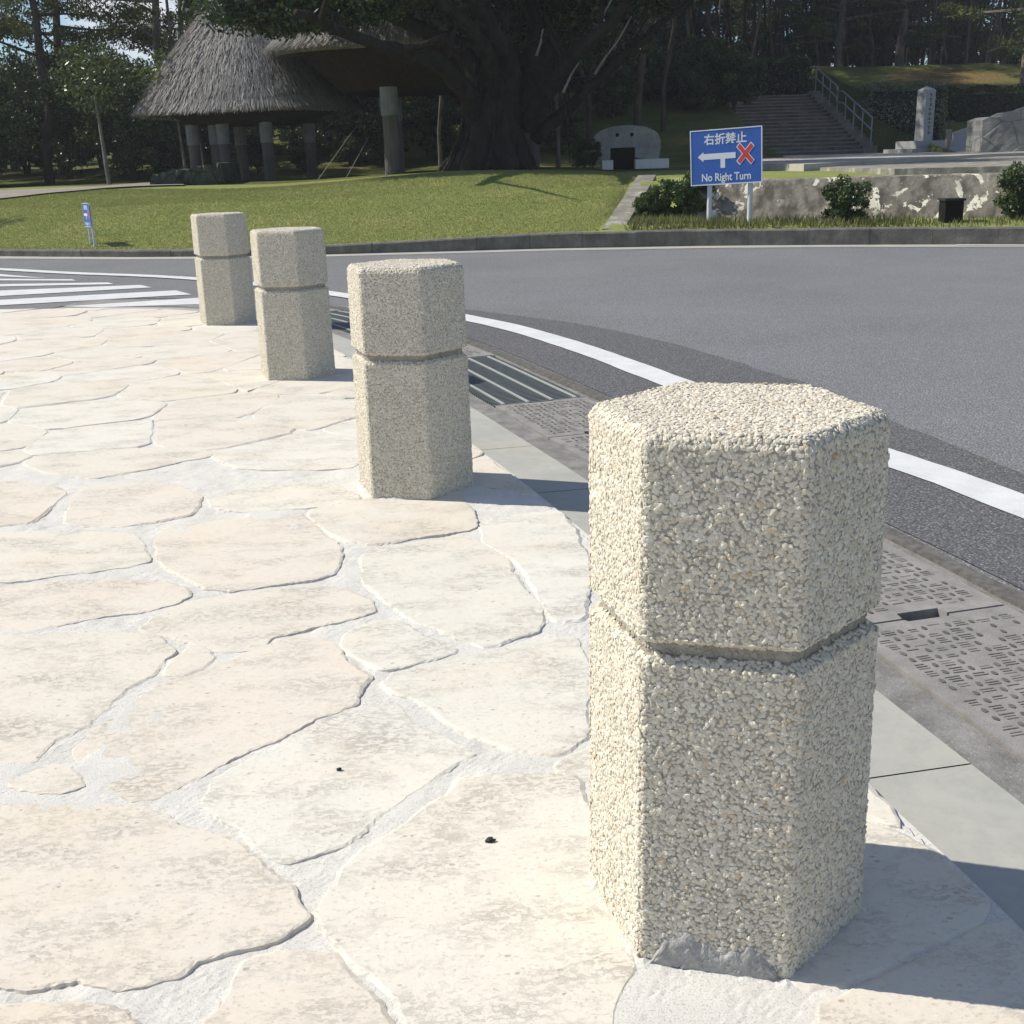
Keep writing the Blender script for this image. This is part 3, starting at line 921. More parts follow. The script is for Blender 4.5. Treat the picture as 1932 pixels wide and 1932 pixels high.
def mortar_grid(x0, x1, y0, y1, st, k):
    xs, ys = np.arange(x0, x1, st), np.arange(y0, y1, st)
    X, Y = np.meshgrid(xs, ys)
    sh = X.shape
    Z = .0014 * k + .0020 * k * vnoise(sh, .11 / st) + .0009 * k * vnoise(sh, max(1.5, .030 / st)) + .0003 * rgp.normal(0, 1, sh)
    Z = np.clip(Z, -.0018, .0031)
    for bx, by_, bw in ((.289, 1.452, -.258), (-.31486, 3.71426, -.205), (-1.06762, 5.87925, -.155), (-1.90457, 8.01745, -.085)):
        dx_, dy_ = X - bx, Y - by_
        hexd = np.max([dx_ * math.cos(bw - math.pi / 2 + q * math.pi / 3) + dy_ * math.sin(bw - math.pi / 2 + q * math.pi / 3) for q in range(6)], 0) - .1705
        lip = np.exp(-np.maximum(hexd - .002, 0) / .014) * (.006 + .003 * vnoise(sh, .04 / st) + .002 * vnoise(sh, max(1.5, .012 / st)))
        Z = np.maximum(Z, np.where(hexd < .09, lip, -1))
    n_, m_ = sh
    ok = X < edge_x(Y) - .012
    i, j = np.meshgrid(np.arange(m_ - 1), np.arange(n_ - 1))
    keep = ok[:-1, :-1] & ok[1:, :-1] & ok[:-1, 1:] & ok[1:, 1:]
    F = np.stack([j * m_ + i, j * m_ + i + 1, (j + 1) * m_ + i + 1, (j + 1) * m_ + i], -1)[keep]
    flags.add(np.stack([X, Y, Z], -1).reshape(-1, 3), F, 1)
mortar_grid(-2.4, 1.0, .55, 4.0, .0075, 1.0)
mortar_grid(-7.0, .3, 4.0, 9.3, .022, .8)
tag(flags.build('pavement', [M['flag'], M['mortar']]), kind='structure')

# ------------------------------------------------------------------ bollards
def ico1():
    t_ = (1 + 5 ** .5) / 2
    v = [(-1, t_, 0), (1, t_, 0), (-1, -t_, 0), (1, -t_, 0), (0, -1, t_), (0, 1, t_), (0, -1, -t_), (0, 1, -t_), (t_, 0, -1), (t_, 0, 1), (-t_, 0, -1), (-t_, 0, 1)]
    f = [(0, 11, 5), (0, 5, 1), (0, 1, 7), (0, 7, 10), (0, 10, 11), (1, 5, 9), (5, 11, 4), (11, 10, 2), (10, 7, 6), (7, 1, 8), (3, 9, 4), (3, 4, 2), (3, 2, 6), (3, 6, 8), (3, 8, 9), (4, 9, 5), (2, 4, 11), (6, 2, 10), (8, 6, 7), (9, 8, 1)]
    v = [np.array(p) / np.linalg.norm(p) for p in v]
    cache, F = {}, []
    def mid(a, b):
        k = (min(a, b), max(a, b))
        if k not in cache:
            m_ = v[a] + v[b]; v.append(m_ / np.linalg.norm(m_)); cache[k] = len(v) - 1
        return cache[k]
    for a, b, c_ in f:
        x, y, z = mid(a, b), mid(b, c_), mid(c_, a)
        F += [(a, x, z), (b, y, x), (c_, z, y), (x, y, z)]
    return np.array(v), np.array(F)
IV, IF = ico1()
rgb = np.random.default_rng(3)

def chips_on(mb, quads, spacing=.0058, r=.0034):
    pts, nrm = [], []
    for Q in quads:
        Q = np.array(Q)
        o = Q[0]
        U = Q[1] - Q[0]; U = U / np.linalg.norm(U)
        N = np.cross(U, Q[2] - Q[0]); N = N / np.linalg.norm(N)
        W = np.cross(N, U)
        q2 = np.stack([(Q - o) @ U, (Q - o) @ W], 1)
        lo, hi = q2.min(0), q2.max(0)
        xs = np.arange(lo[0], hi[0] + spacing, spacing); ys = np.arange(lo[1], hi[1] + spacing, spacing * .866)
        gx_, gy_ = np.meshgrid(xs, ys)
        gx_ = gx_ + (np.arange(len(ys)) % 2)[:, None] * spacing / 2
        p = np.stack([gx_.ravel(), gy_.ravel()], 1) + rgb.uniform(-.36, .36, (gx_.size, 2)) * spacing
        keep = np.ones(len(p), bool)
        k = len(q2); sgn = np.sign(area(q2))
        for a in range(k):
            e = q2[(a + 1) % k] - q2[a]; L = np.linalg.norm(e)
            keep &= sgn * (e[0] * (p[:, 1] - q2[a][1]) - e[1] * (p[:, 0] - q2[a][0])) / L > -.0008
        p = p[keep]
        pts.append(o + p[:, :1] * U + p[:, 1:] * W); nrm.append(np.broadcast_to(N, (len(p), 3)))
    P = np.concatenate(pts); N = np.concatenate(nrm)
    k = len(P)
    a = rgb.normal(0, 1, (k, 3)); T = a - (a * N).sum(1)[:, None] * N; T /= np.linalg.norm(T, axis=1)[:, None]
    # tilt the chip a little away from the face
    Nt = N + T * rgb.normal(0, .12, (k, 1)); Nt /= np.linalg.norm(Nt, axis=1)[:, None]
    B = np.cross(Nt, T); T = np.cross(B, Nt)
    sz = r * np.clip(rgb.lognormal(0, .22, k), .55, 1.6)
    sa, sb, sn = sz * rgb.uniform(.85, 1.35, k), sz * rgb.uniform(.65, 1.0, k), sz * rgb.uniform(.30, .50, k)
    rough = 1 + rgb.normal(0, .15, (k, len(IV)))
    L = IV[None] * rough[:, :, None]
    P = P + N * (sn * rgb.uniform(-.25, .25, k))[:, None]
    V = P[:, None] + L[:, :, :1] * (T * sa[:, None])[:, None] + L[:, :, 1:2] * (B * sb[:, None])[:, None] + L[:, :, 2:] * (Nt * sn[:, None])[:, None]
    F = (IF[None] + (np.arange(k) * len(IV))[:, None, None]).reshape(-1, 3)
    mb.add(V.reshape(-1, 3), F, 0, np.repeat(rgb.random(k), len(IV)))

HX, HH = .1925, .75
def ring(s, z, ch=.0045):                                  # hexagon with its six edges slightly cut, flat face to -Y
    p = []
    for k in range(6):
        a = -math.pi / 2 - math.pi / 6 + k * math.pi / 3
        c_ = np.array([s * math.cos(a), s * math.sin(a)])
        for d in (-1, 1):
            b = a + d * math.pi / 3
            e = np.array([s * math.cos(b), s * math.sin(b)]) - c_
            e /= np.linalg.norm(e)
            p.append((*(c_ + e * ch), z))
    return p
def rings_mesh(mb, rings, mat, cap0=True, cap1=True):
    n = 12
    V = np.concatenate([np.array(r) for r in rings])
    f = []
    for k in range(len(rings) - 1):
        f += [(k * n + i, k * n + (i + 1) % n, (k + 1) * n + (i + 1) % n, (k + 1) * n + i) for i in range(n)]
    if cap0: f.append(tuple(range(n))[::-1])
    if cap1: f.append(tuple(range((len(rings) - 1) * n, len(rings) * n)))
    mb.add(V, f, mat)
def side_quads(rings):
    out = []
    for a, b in zip(rings[:-1], rings[1:]):
        out += [[a[i], a[(i + 1) % 12], b[(i + 1) % 12], b[i]] for i in range(12)]
    return out

GZ = .452
# slight outward taper towards the foot
S0, S1 = HX * 1.015, HX * .985
sA = lambda z: S0 + (S1 - S0) * z / HH
bol = thing('stone_bollard', '', 'bollard')
shaft = MB()
Rg = [ring(sA(0), -.03), ring(sA(.43), .435), ring(sA(.44) - .012, GZ - .008)]
rings_mesh(shaft, Rg, 1)
chips_on(shaft, side_quads([ring(sA(0), .0), ring(sA(.43), .435)]) + side_quads(Rg[1:]))
shaft_o = shaft.build('shaft', [M['chips'], M['cement']], bol)
neck = MB(); rings_mesh(neck, [ring(sA(.44) - .016, GZ - .03), ring(sA(.44) - .016, GZ + .03)], 0)
chips_on(neck, side_quads([ring(sA(.44) - .016, GZ - .02), ring(sA(.44) - .016, GZ + .02)]), .0075, .0032)
neck.build('groove', M['cement'], bol)
topb = MB()
Rg = [ring(sA(.45) - .012, GZ + .010), ring(sA(.46), GZ + .018), ring(sA(.712), .712), ring(sA(.72) - .005, .7205), ring(sA(.726) - .014, .726)]
rings_mesh(topb, Rg, 1)
chips_on(topb, side_quads(Rg) + [Rg[-1]])
topb.build('top_block', [M['chips'], M['cement']], bol)

BOL = [(.289, 1.452, -.258, 'nearest and largest beige pebbledash bollard, casting its shadow off the right edge'),
       (-.31486, 3.71426, -.205, 'second pebbledash bollard from the camera, in front of the long steel grate'),
       (-1.06762, 5.87925, -.155, 'third pebbledash bollard from the camera, overlapping the farthest one'),
       (-1.90457, 8.01745, -.085, 'farthest pebbledash bollard, leftmost, at the corner by the zebra crossing')]
bol['group'] = 'hexagonal stone bollards along the kerb'
for k, (x, y, w_, lab) in enumerate(BOL):
    if k == 0:
        bol.location = (x, y, 0); bol.rotation_euler = (0, 0, w_); bol['label'] = lab
    else:
        copy_tree(bol, (x, y, 0), w_ + k * math.pi / 3, None, lab)
# grey mortar smeared up the foot of the nearest bollard
sm = MB()
nx, nz_ = 60, 14
xs = np.linspace(-.086, .088, nx)
hz = .036 + .010 * np.convolve(rgb.normal(0, 1, nx + 14), np.ones(15) / 15, 'valid') * 3.9 - .03 * np.clip((np.abs(xs) - .06) / .03, 0, 1)
V = []
yf = -S0 * math.cos(math.pi / 6)
for a in range(nz_):
    q = a / (nz_ - 1)
    V.append(np.stack([xs, yf - .0065 - rgb.normal(0, .0008, nx) + .007 * q ** 4, .004 + hz * q + 0 * xs], 1))
i, j = np.meshgrid(np.arange(nx - 1), np.arange(nz_ - 1))
F = np.stack([j * nx + i, j * nx + i + 1, (j + 1) * nx + i + 1, (j + 1) * nx + i], -1).reshape(-1, 4)
sm.add(np.concatenate(V), F)
sm.build('mortar_smear', M['mortar_smear'], bol, True)

# dark crumbs lying on the flagstones
for (u, v_, r_, lab) in ((925, 1588, .007, 'dark grit crumb on the big flagstone left of the nearest bollard'), (640, 1452, .0042, 'smaller dark grit crumb on the pale flagstone further left')):
    p = gp(u, v_, .006)
    mb = MB(); mb.add(IV * (1 + rgb.normal(0, .15, (len(IV), 1))) * np.array([1.2, .9, .6]) * r_, IF)
    o = mb.build('grit_crumb', M['crumb']); o.location = p + Vector((0, 0, r_ * .3))
    tag(o, lab, 'grit')

#PART2
# ------------------------------------------------------------------ far side: kerb, bank, hill
KX = [(-60, 34), (-30, 28), (-14, 20.5), (-9, 17.0), (-6.5, 15.35), (-4.6, 14.55), (-3, 14.1), (-1, 13.98), (.5, 13.92), (2.35, 13.6), (3.7, 13.2), (5.5, 12.5), (9, 10.8), (14, 8), (30, -2)]
_kx, _ky = np.array(KX).T
def ky(x): return np.interp(x, _kx, _ky)
def sstep(a, b, x):
    q = np.clip((x - a) / (b - a), 0, 1); return q * q * (3 - 2 * q)
def kerb_h(x): return .085 + .10 * sstep(-3.5, 1.5, x)
_rgt = np.random.default_rng(17)
_ph = _rgt.uniform(0, 6.28, 12); _kk = _rgt.normal(0, 1, (12, 2)) * .55
def lump(x, y):
    return sum(np.sin(_kk[i][0] * x + _kk[i][1] * y + _ph[i]) for i in range(12)) / 6.0
def wing_x(y): return 1.22 + (y - 14.2) * .235
def T(x, y):
    x, y = np.asarray(x, float), np.asarray(y, float)
    d = y - ky(x)
    left = np.interp(d, [0, .3, 1.2, 3.0, 4.6, 5.6, 9], [0, .02, .14, .44, .58, .61, .60]) + kerb_h(x) - .03
    left = left - .7 * (kerb_h(x) - .08) * sstep(2, 5, d) + .13 * np.exp(-((x + .6) / 2.4) ** 2) * sstep(2.2, 4.8, d)
    left = left + .03 * lump(x * 1.3, y * 1.3) * sstep(.3, 2, d) 
    right = np.interp(d, [0, .9, 1.35, 1.6, 2.6, 4], [.17, .21, .22, .64, .67, .70])
    right = np.where((x < 2.35), np.interp(y, [0, 16.2, 16.5, 30], [.2, .22, .64, .68]), right)
    w = np.where(y < 17.3, (x > wing_x(y)) * 1.0, sstep(0, 2.0, x - 1.4))
    z = left * (1 - w) + right * w
    hx = .18 + .82 * sstep(-13, -3, x)
    hill = 3.15 * sstep(28, 47, y) * hx + .02 * np.clip(y - 47, 0, 60)
    z = z + hill + .05 * lump(x * .8, y * .8) * sstep(19, 26, y)
    mound = .72 + 2.0 * sstep(38.2, 39.6, y) + 1.15 * sstep(40, 46.5, y) + .1 * lump(x * .8, y * .8) * sstep(40, 44, y) + .02 * np.clip(y - 47, 0, 60)
    wm = sstep(11.3, 11.9, x) * sstep(22, 24, y)
    z = z * (1 - wm) + mound * wm
    st = (x > 7.2) & (x < 11.5) & (y > 26) & (y < 46.2)
    z = np.where(st, np.minimum(z, np.interp(y, [26, 35.5, 43.2, 46], [.66, .45, 2.45, 2.5])), z)
    z = np.where((d < .6) & (d > -1), np.minimum(z, kerb_h(x) - .028 + np.maximum(d - .16, 0) * .35), z)
    return z
def T1(x, y): return float(T(x, y))

def terrain(name, xs, ds, mat):
    g = MB()
    X, D = np.meshgrid(xs, ds)
    Y = ky(X) + D
    Z = T(X, Y)
    n, m_ = len(xs), len(ds)
    i, j = np.meshgrid(np.arange(n - 1), np.arange(m_ - 1))
    F = np.stack([j * n + i, j * n + i + 1, (j + 1) * n + i + 1, (j + 1) * n + i], -1).reshape(-1, 4)
    g.add(np.stack([X, Y, Z], -1).reshape(-1, 3), F)
    return tag(g.build(name, mat, smooth=True), kind='structure')
XS = np.concatenate([np.arange(-60, -12, 2.0), np.arange(-12, 14, .16), np.arange(14, 60, 2.0)])
terrain('grass_bank', XS, np.concatenate([np.arange(.14, 2, .09), np.arange(2, 9.01, .2)]), M['lawn'])
terrain('hillside', XS, np.concatenate([np.arange(9.0, 40, .4), np.arange(40, 140, 4.0)]), M['hill'])

g = MB()
xs = []
x = -40.0
while x < 30: xs.append(x); x += .62
for a, b in zip(xs[:-1], xs[1:]):
    a2, b2 = a + .0015, b - .0015
    j0, j1 = _rgt.normal(0, .006, 2)
    ya, yb = float(ky(a2)) + j0, float(ky(b2)) + j0
    ha, hb = float(kerb_h(a2)) + j1 * .5, float(kerb_h(b2)) + j1 * .5
    w_ = .17; c_ = .015
    sec = lambda x, y, h: [(x, y, -.06), (x, y, h - c_ - .02), (x, y + c_, h - .02), (x, y + w_, h - .02), (x, y + w_, -.06)]
    A, B = sec(a2, ya, ha), sec(b2, yb, hb)
    g.add(A + B, [(0, 5, 6, 1), (1, 6, 7, 2), (2, 7, 8, 3), (3, 8, 9, 4), (0, 1, 2, 3, 4), (9, 8, 7, 6, 5)])
tag(g.build('roadside_kerb', M['kerbstone']), kind='structure')
g = MB()
X = np.arange(-8, 20, .25); n = len(X); i = np.arange(n - 1)
g.add(np.concatenate([np.c_[X, ky(X) - .30, np.full(n, ZR + .004)], np.c_[X, ky(X) + .02, np.full(n, ZR + .006)]]), np.stack([i, i + 1, i + n + 1, i + n], 1))
tag(g.build('roadside_gutter', M['kerb']), kind='structure')
g = MB()
X = np.arange(4.85, 16, .25); n = len(X); i = np.arange(n - 1)
o_ = .02 + .30 * sstep(4.8, 7.0, X)
g.add(np.concatenate([np.c_[X, ky(X) - o_ - .11, np.full(n, ZR + .010)], np.c_[X, ky(X) - o_, np.full(n, ZR + .010)]]), np.stack([i, i + 1, i + n + 1, i + n], 1))
tag(g.build('far_edge_line', M['paint']), kind='structure')

# gravel path at the left behind the bank
def drape(name, pts_l, pts_r, mat, n=40, lift=.03):
    L, _ = smooth_curve(pts_l, .1); R_, _ = smooth_curve(pts_r, .1)
    q = np.linspace(0, 1, n)
    L = np.stack([np.interp(q, np.linspace(0, 1, len(L)), L[:, k]) for k in (0, 1)], 1); R_ = np.stack([np.interp(q, np.linspace(0, 1, len(R_)), R_[:, k]) for k in (0, 1)], 1)
    rows = [L + (R_ - L) * k / 8 for k in range(9)]
    V = np.concatenate([np.c_[r, T(r[:, 0], r[:, 1]) + lift] for r in rows]); i = np.arange(n - 1)
    F = np.concatenate([np.stack([i + k * n, i + (k + 1) * n, i + (k + 1) * n + 1, i + k * n + 1], 1) for k in range(8)])
    g = MB(); g.add(V, F[:, ::-1]); return tag(g.build(name, mat, smooth=True), kind='structure')
drape('path', [(-14, 19.5), (-10.5, 20.2), (-8.4, 20.6), (-6.9, 21.2), (-6.0, 23)], [(-15, 24.5), (-11, 24.2), (-9, 24.4), (-7.9, 25.2), (-7.6, 28)], M['path'])

# plaza at the foot of the stairs
g = MB()
g.prism([(4.35, 17.4), (9.7, 23.9), (16, 23.6), (16, 37.5), (5.2, 37.5), (4.9, 30), (4.0, 22)], .60, .80)
tag(g.build('plaza', M['plaza']), kind='structure')
g = MB()
g.prism([(4.9, 15.05), (16, 10.4), (16, 23.5), (9.75, 23.8), (4.6, 17.45)], .55, .745)
tag(g.build('lower_terrace', M['coping']), kind='structure')

# ------------------------------------------------------------------ walls
def swept_wall(xs, d0, d1, d2, z0f, z1f, mat, name, parent=None):
    g = MB(); n = len(xs)
    R_ = [[(x, float(ky(x)) + d0, z0f(x)) for x in xs], [(x, float(ky(x)) + d1, z1f(x) - .012) for x in xs], [(x, float(ky(x)) + d1 + .02, z1f(x)) for x in xs], [(x, float(ky(x)) + d2, z1f(x)) for x in xs], [(x, float(ky(x)) + d2, z0f(x)) for x in xs]]
    V = np.array([p for r in R_ for p in r]); i = np.arange(n - 1)
    F = np.concatenate([np.stack([i + k * n, i + k * n + 1, i + (k + 1) * n + 1, i + (k + 1) * n], 1) for k in range(4)])
    g.add(V, [tuple(q) for q in F] + [tuple(k * n for k in range(5)), tuple(k * n + n - 1 for k in range(5))[::-1]])
    return g.build(name, mat, parent)
wx = np.concatenate([np.arange(2.3, 9, .2), np.arange(9, 18, .6)])
o = swept_wall(wx, .86, 1.30, 1.75, lambda x: .05, lambda x: .665 + .006 * (x - 2.3), M['wall'], 'retaining_wall')
tag(o, 'low leaning concrete retaining wall with flaking pale patches behind the large sign', 'wall')
g = MB()
P0, P1 = Vector((1.16, 14.02, .185)), Vector((1.94, 17.2, .72))
dx = Vector((.26, 0, 0))
g.add([P0, P0 + dx, P1 + dx, P1, P0 + Vector((0, 0, -.3)), P0 + dx + Vector((0, 0, -.3)), P1 + dx + Vector((0, 0, -.8)), P1 + Vector((0, 0, -.8))], [(0, 1, 2, 3), (0, 4, 5, 1), (1, 5, 6, 2), (2, 6, 7, 3), (3, 7, 4, 0)])
tag(g.build('wing_wall', M['coping']), 'sloping stone wing wall with patchy pale top at the right end of the lawn', 'wall')
g = MB(); g.prism([(2.20, 16.25), (5.0, 16.25), (5.0, 16.6), (2.2, 16.6)], .1, .64); 
tag(g.build('recess_wall', M['mossy']), 'dark shaded wall at the back of the gap behind the two bushes', 'wall')
# rough stone block wall at the right edge
g = MB()
rr = np.random.default_rng(8)
p0, p1 = at(1851, 300, 27), Vector((16.5, 24.8, .7))
n = 40; rows = 8
V = []
for a in range(rows + 1):
    for b in range(n + 1):
        q = b / n
        p = p0.lerp(p1, q)
        top = 1.50 + .55 * min(1, q * 2.2)
        z = .60 + (top - .60) * a / rows
        V.append((p.x + rr.normal(0, .006), p.y + .10 * a / rows + rr.normal(0, .007), z + (rr.normal(0, .02) if a == rows else 0)))
i, j = np.meshgrid(np.arange(n), np.arange(rows))
F = np.stack([j * (n + 1) + i, j * (n + 1) + i + 1, (j + 1) * (n + 1) + i + 1, (j + 1) * (n + 1) + i], -1).reshape(-1, 4)
k = len(V); V2 = [(x, y + .9, z) for x, y, z in V]
F2 = F[:, ::-1] + k
tp = np.arange(n) + rows * (n + 1); T_ = np.stack([tp, tp + 1, tp + 1 + k, tp + k], 1)
le = np.arange(rows) * (n + 1); L_ = np.stack([le, le + n + 1, le + n + 1 + k, le + k], 1)
g.add(V + V2, np.concatenate([F, F2, T_, L_]))
tag(g.build('rock_wall', M['rock']), 'rough grey stone block wall at the right edge beside the plaza', 'wall')
# mossy stone plinth left of the thatched hut
g = MB()
rr = np.random.default_rng(9)
a, b = at(283, 360, 23.2), at(420, 362, 24.0)
n = 24; V = []
for lev in range(5):
    for q in range(n + 1):
        p = a.lerp(b, q / n)
        top = p.z + .30 + .26 * (q / n)
        V.append((p.x + rr.normal(0, .02), p.y + .06 * lev + rr.normal(0, .03), p.z - .15 + (top - p.z + .15) * lev / 4 + rr.normal(0, .015)))
i, j = np.meshgrid(np.arange(n), np.arange(4))
F = np.stack([j * (n + 1) + i, j * (n + 1) + i + 1, (j + 1) * (n + 1) + i + 1, (j + 1) * (n + 1) + i], -1).reshape(-1, 4)
k = len(V); V2 = [(x, y + 1.6, z) for x, y, z in V]
tp = np.arange(n) + 4 * (n + 1); T_ = np.stack([tp, tp + 1, tp + 1 + k, tp + k], 1)
le = np.arange(4) * (n + 1); L_ = np.stack([le, le + k, le + n + 1 + k, le + n + 1], 1)
g.add(V + V2, np.concatenate([F, T_, L_, L_ + n]))
tag(g.build('stone_plinth', M['mossy']), 'low mossy stone block plinth left of the thatched hut pillars', 'plinth')

# ------------------------------------------------------------------ stairs, handrail, monument
ST_Y0, ST_Y1, ST_Z0, ST_Z1, NS = 36.0, 43.2, .80, 2.78, 17
sx0, sx1 = 7.75, 10.75
stair = thing('stone_staircase', 'wide dark stone staircase climbing the shaded hill behind the large sign', 'staircase', ((sx0 + sx1) / 2, ST_Y0, ST_Z0))
def stair_prof(k): return ST_Y0 + (ST_Y1 - ST_Y0) * k / NS, ST_Z0 + (ST_Z1 - ST_Z0) * k / NS
def steps(mb, x0, x1, lift, deep):
    for k in range(NS):
        y, z = stair_prof(k); y2, z2 = stair_prof(k + 1)
        c_ = ((x0 + x1) / 2 - (sx0 + sx1) / 2, (y + y2) / 2 + deep / 2 - ST_Y0, (z2 + lift + z - .5) / 2 - ST_Z0)
        mb.box(c_, (x1 - x0, y2 - y + deep, z2 + lift - z + .5))
        mb.box((c_[0], y - ST_Y0 - .012, z2 + lift - ST_Z0 - .02), (x1 - x0 - .004, .03, .034), None, 1)
g = MB(); steps(g, sx0, sx1, 0, .02); g.build('steps', [M['stair'], M['stairkerb']], stair)
g = MB(); steps(g, sx1 + .003, sx1 + .42, .10, .02); g.build('side_kerb', [M['stairkerb'], M['stairkerb']], stair)
g = MB(); g.box((0, ST_Y1 - ST_Y0 + 1.5, ST_Z1 - ST_Z0 - .26), (sx1 - sx0 + .8, 2.94, .5)); g.build('landing', M['stair'], stair)
hr = thing('handrail', 'double pale metal handrail running up the right side of the staircase', 'handrail', (sx1 + .25, ST_Y0, ST_Z0))
def hp(y, h):
    z = np.interp(y, [ST_Y0, ST_Y1], [ST_Z0, ST_Z1]); return (0, y - ST_Y0, z + h - ST_Z0 + .1)
ym = ST_Y0 + (ST_Y1 - ST_Y0) * .52
for h in (.86, .52):
    lo = hp(ym, h)
    g = MB()
    path = [hp(ST_Y0 + .1, h), hp(ym - .35, h), (0, lo[1] + .25, hp(ym - .35, h)[2] + .03), hp(ym + .4, h), hp(ST_Y1 - .3, h), (0, ST_Y1 + .4 - ST_Y0, hp(ST_Y1 - .3, h)[2]), (0, ST_Y1 + 1.2 - ST_Y0, hp(ST_Y1 + .6, h)[2] + .45)]
    for a, b in zip(path[:-1], path[1:]): g.cyl(a, b, .026, n=8)
    g.build('rail', M['rail'], hr)
for q in np.linspace(.15, ST_Y1 - ST_Y0 - .35, 8):
    g = MB(); p = hp(ST_Y0 + q, 0); g.cyl((0, p[1], p[2] - .15), (0, p[1], p[2] + .88), .02, n=8); g.build('post', M['rail'], hr)

mp = at(1740, 292, 33)
mon = thing('stone_monument', 'tall square granite marker post with carved face on a stepped base by the stairs', 'monument', (mp.x, mp.y, .80), rad(24))
g = MB(); g.box((0, 0, .05), (1.75, 1.1, .10)); g.build('lower_base', M['granite'], mon)
g = MB(); g.box((.03, 0, .20), (1.25, .8, .198)); g.build('upper_base', M['granite'], mon)
g = MB(); w_ = .165
g.add([(-w_, -w_, .30), (w_, -w_, .30), (w_, w_, .30), (-w_, w_, .30), (-w_, -w_, 1.60), (w_, -w_, 1.60), (w_, w_, 1.60), (-w_, w_, 1.60), (0, 0, 1.70)], [(0, 1, 5, 4), (1, 2, 6, 5), (2, 3, 7, 6), (3, 0, 4, 7), (4, 5, 8), (5, 6, 8), (6, 7, 8), (7, 4, 8)])
col = g.build('pillar', M['granite'], mon)
rr = np.random.default_rng(4)
for k in range(9):
    g = MB(); zc = 1.46 - k * .118
    for q in range(4):
        if q % 2: g.box((rr.uniform(-.03, .03), -w_ - .001, zc + rr.uniform(-.035, .035)), (rr.uniform(.06, .11), .004, .012))
        else: g.box((rr.uniform(-.03, .03), -w_ - .0015, zc), (.012, .005, .085))
    g.build('carved_character', M['carved'], col)

tp_ = at(1803, 290, 34)
tb = MB(); tb.add([(-.28, -.05, 0), (.28, -.05, 0), (.28, .08, 0), (-.28, .08, 0), (-.25, .0, .50), (.14, .0, .62), (.26, .05, .42), (.14, .1, .62), (-.25, .1, .50), (.26, .1, .42)], [(0, 1, 6, 5, 4), (3, 8, 7, 9, 2), (0, 4, 8, 3), (4, 5, 7, 8), (5, 6, 9, 7), (1, 2, 9, 6)])
o = tb.build('stone_tablet', M['granite']); o.location = (tp_.x + .15, tp_.y, .80); tag(o, 'small leaning grey stone tablet on the plaza right of the tall marker post', 'stone tablet')
pp_ = at(1787, 290, 32)
g = MB(); g.box((0, 0, .26), (.11, .11, .52)); g.box((0, 0, .54), (.13, .13, .04)); o = g.build('stone_post', M['stairkerb']); o.location = (pp_.x, pp_.y, .80)
tag(o, 'short pale stone post between the tall marker post and the tablet', 'post')

# old turtle-back stone vault with two round holes, ledges painted sun-bright beside its dark mouth
vp = at(1182, 322, 24)
vz = T1(vp.x, 24.0)
vault = thing('stone_vault', 'grey rounded stone vault with two small holes and a square black mouth', 'stone vault', (vp.x, 24.0, vz))
vault.scale = (1.06, 1.06, 1.1)
g = MB(); n = 40
prof = []
for k in range(n + 1):
    a = math.pi * k / n
    x = -.64 * math.cos(a); z = .36 + .40 * abs(math.sin(a)) ** .55
    prof.append((x, z))
out = [(-.64, .10)] + prof + [(.60, .12), (.16, .20), (.16, .38), (-.30, .38), (-.30, .10)]
V = [(x, 0, z) for x, z in out] + [(x * .94, .75, z * .96) for x, z in out]
k = len(out)
g.add(V, [tuple(range(k))[::-1], tuple(range(k, 2 * k))] + [(i, (i + 1) % k, k + (i + 1) % k, k + i) for i in range(k)])
g.build('shell', M['vault'], vault)
g = MB(); g.box((-.07, .30, .20), (.44, .5, .40)); g.build('mouth', M['black'], vault)
for x in (-.17, .10):
    g = MB(); g.cyl((x, -.012, .60), (x, .03, .60), .033, n=14); g.build('vent_hole', M['black'], vault)
for x, w_ in ((-.38, .20), (.44, .62)):
    g = MB(); g.box((0, 0, .08), (w_, .22, .155)); o = g.build('sunlit_ledge', M['sunlit_slab']); o.location = (vp.x + x * 1.06, 23.76, vz + .01); o.scale = (1.06, 1.1, 1.15)
    tag(o, 'short ledge painted sun-bright left of the black mouth of the stone vault' if x < 0 else 'long ledge painted sun-bright right of the black mouth of the stone vault', 'ledge', 'sun-bright ledges by the vault')

# black box standing in for a shaded square recess at the foot of the wall
bp_ = at(1793, 414, 13.25)
ub = thing('recess_box', 'small black box standing in for a dark recess at the foot of the retaining wall', 'utility box', (bp_.x, bp_.y, T1(bp_.x, bp_.y) - .02))
g = MB(); g.box((0, 0, .13), (.20, .2, .24)); g.build('body', M['black'], ub)
g = MB(); g.box((0, 0, .262), (.23, .23, .024)); g.build('lid', M['carved'], ub)

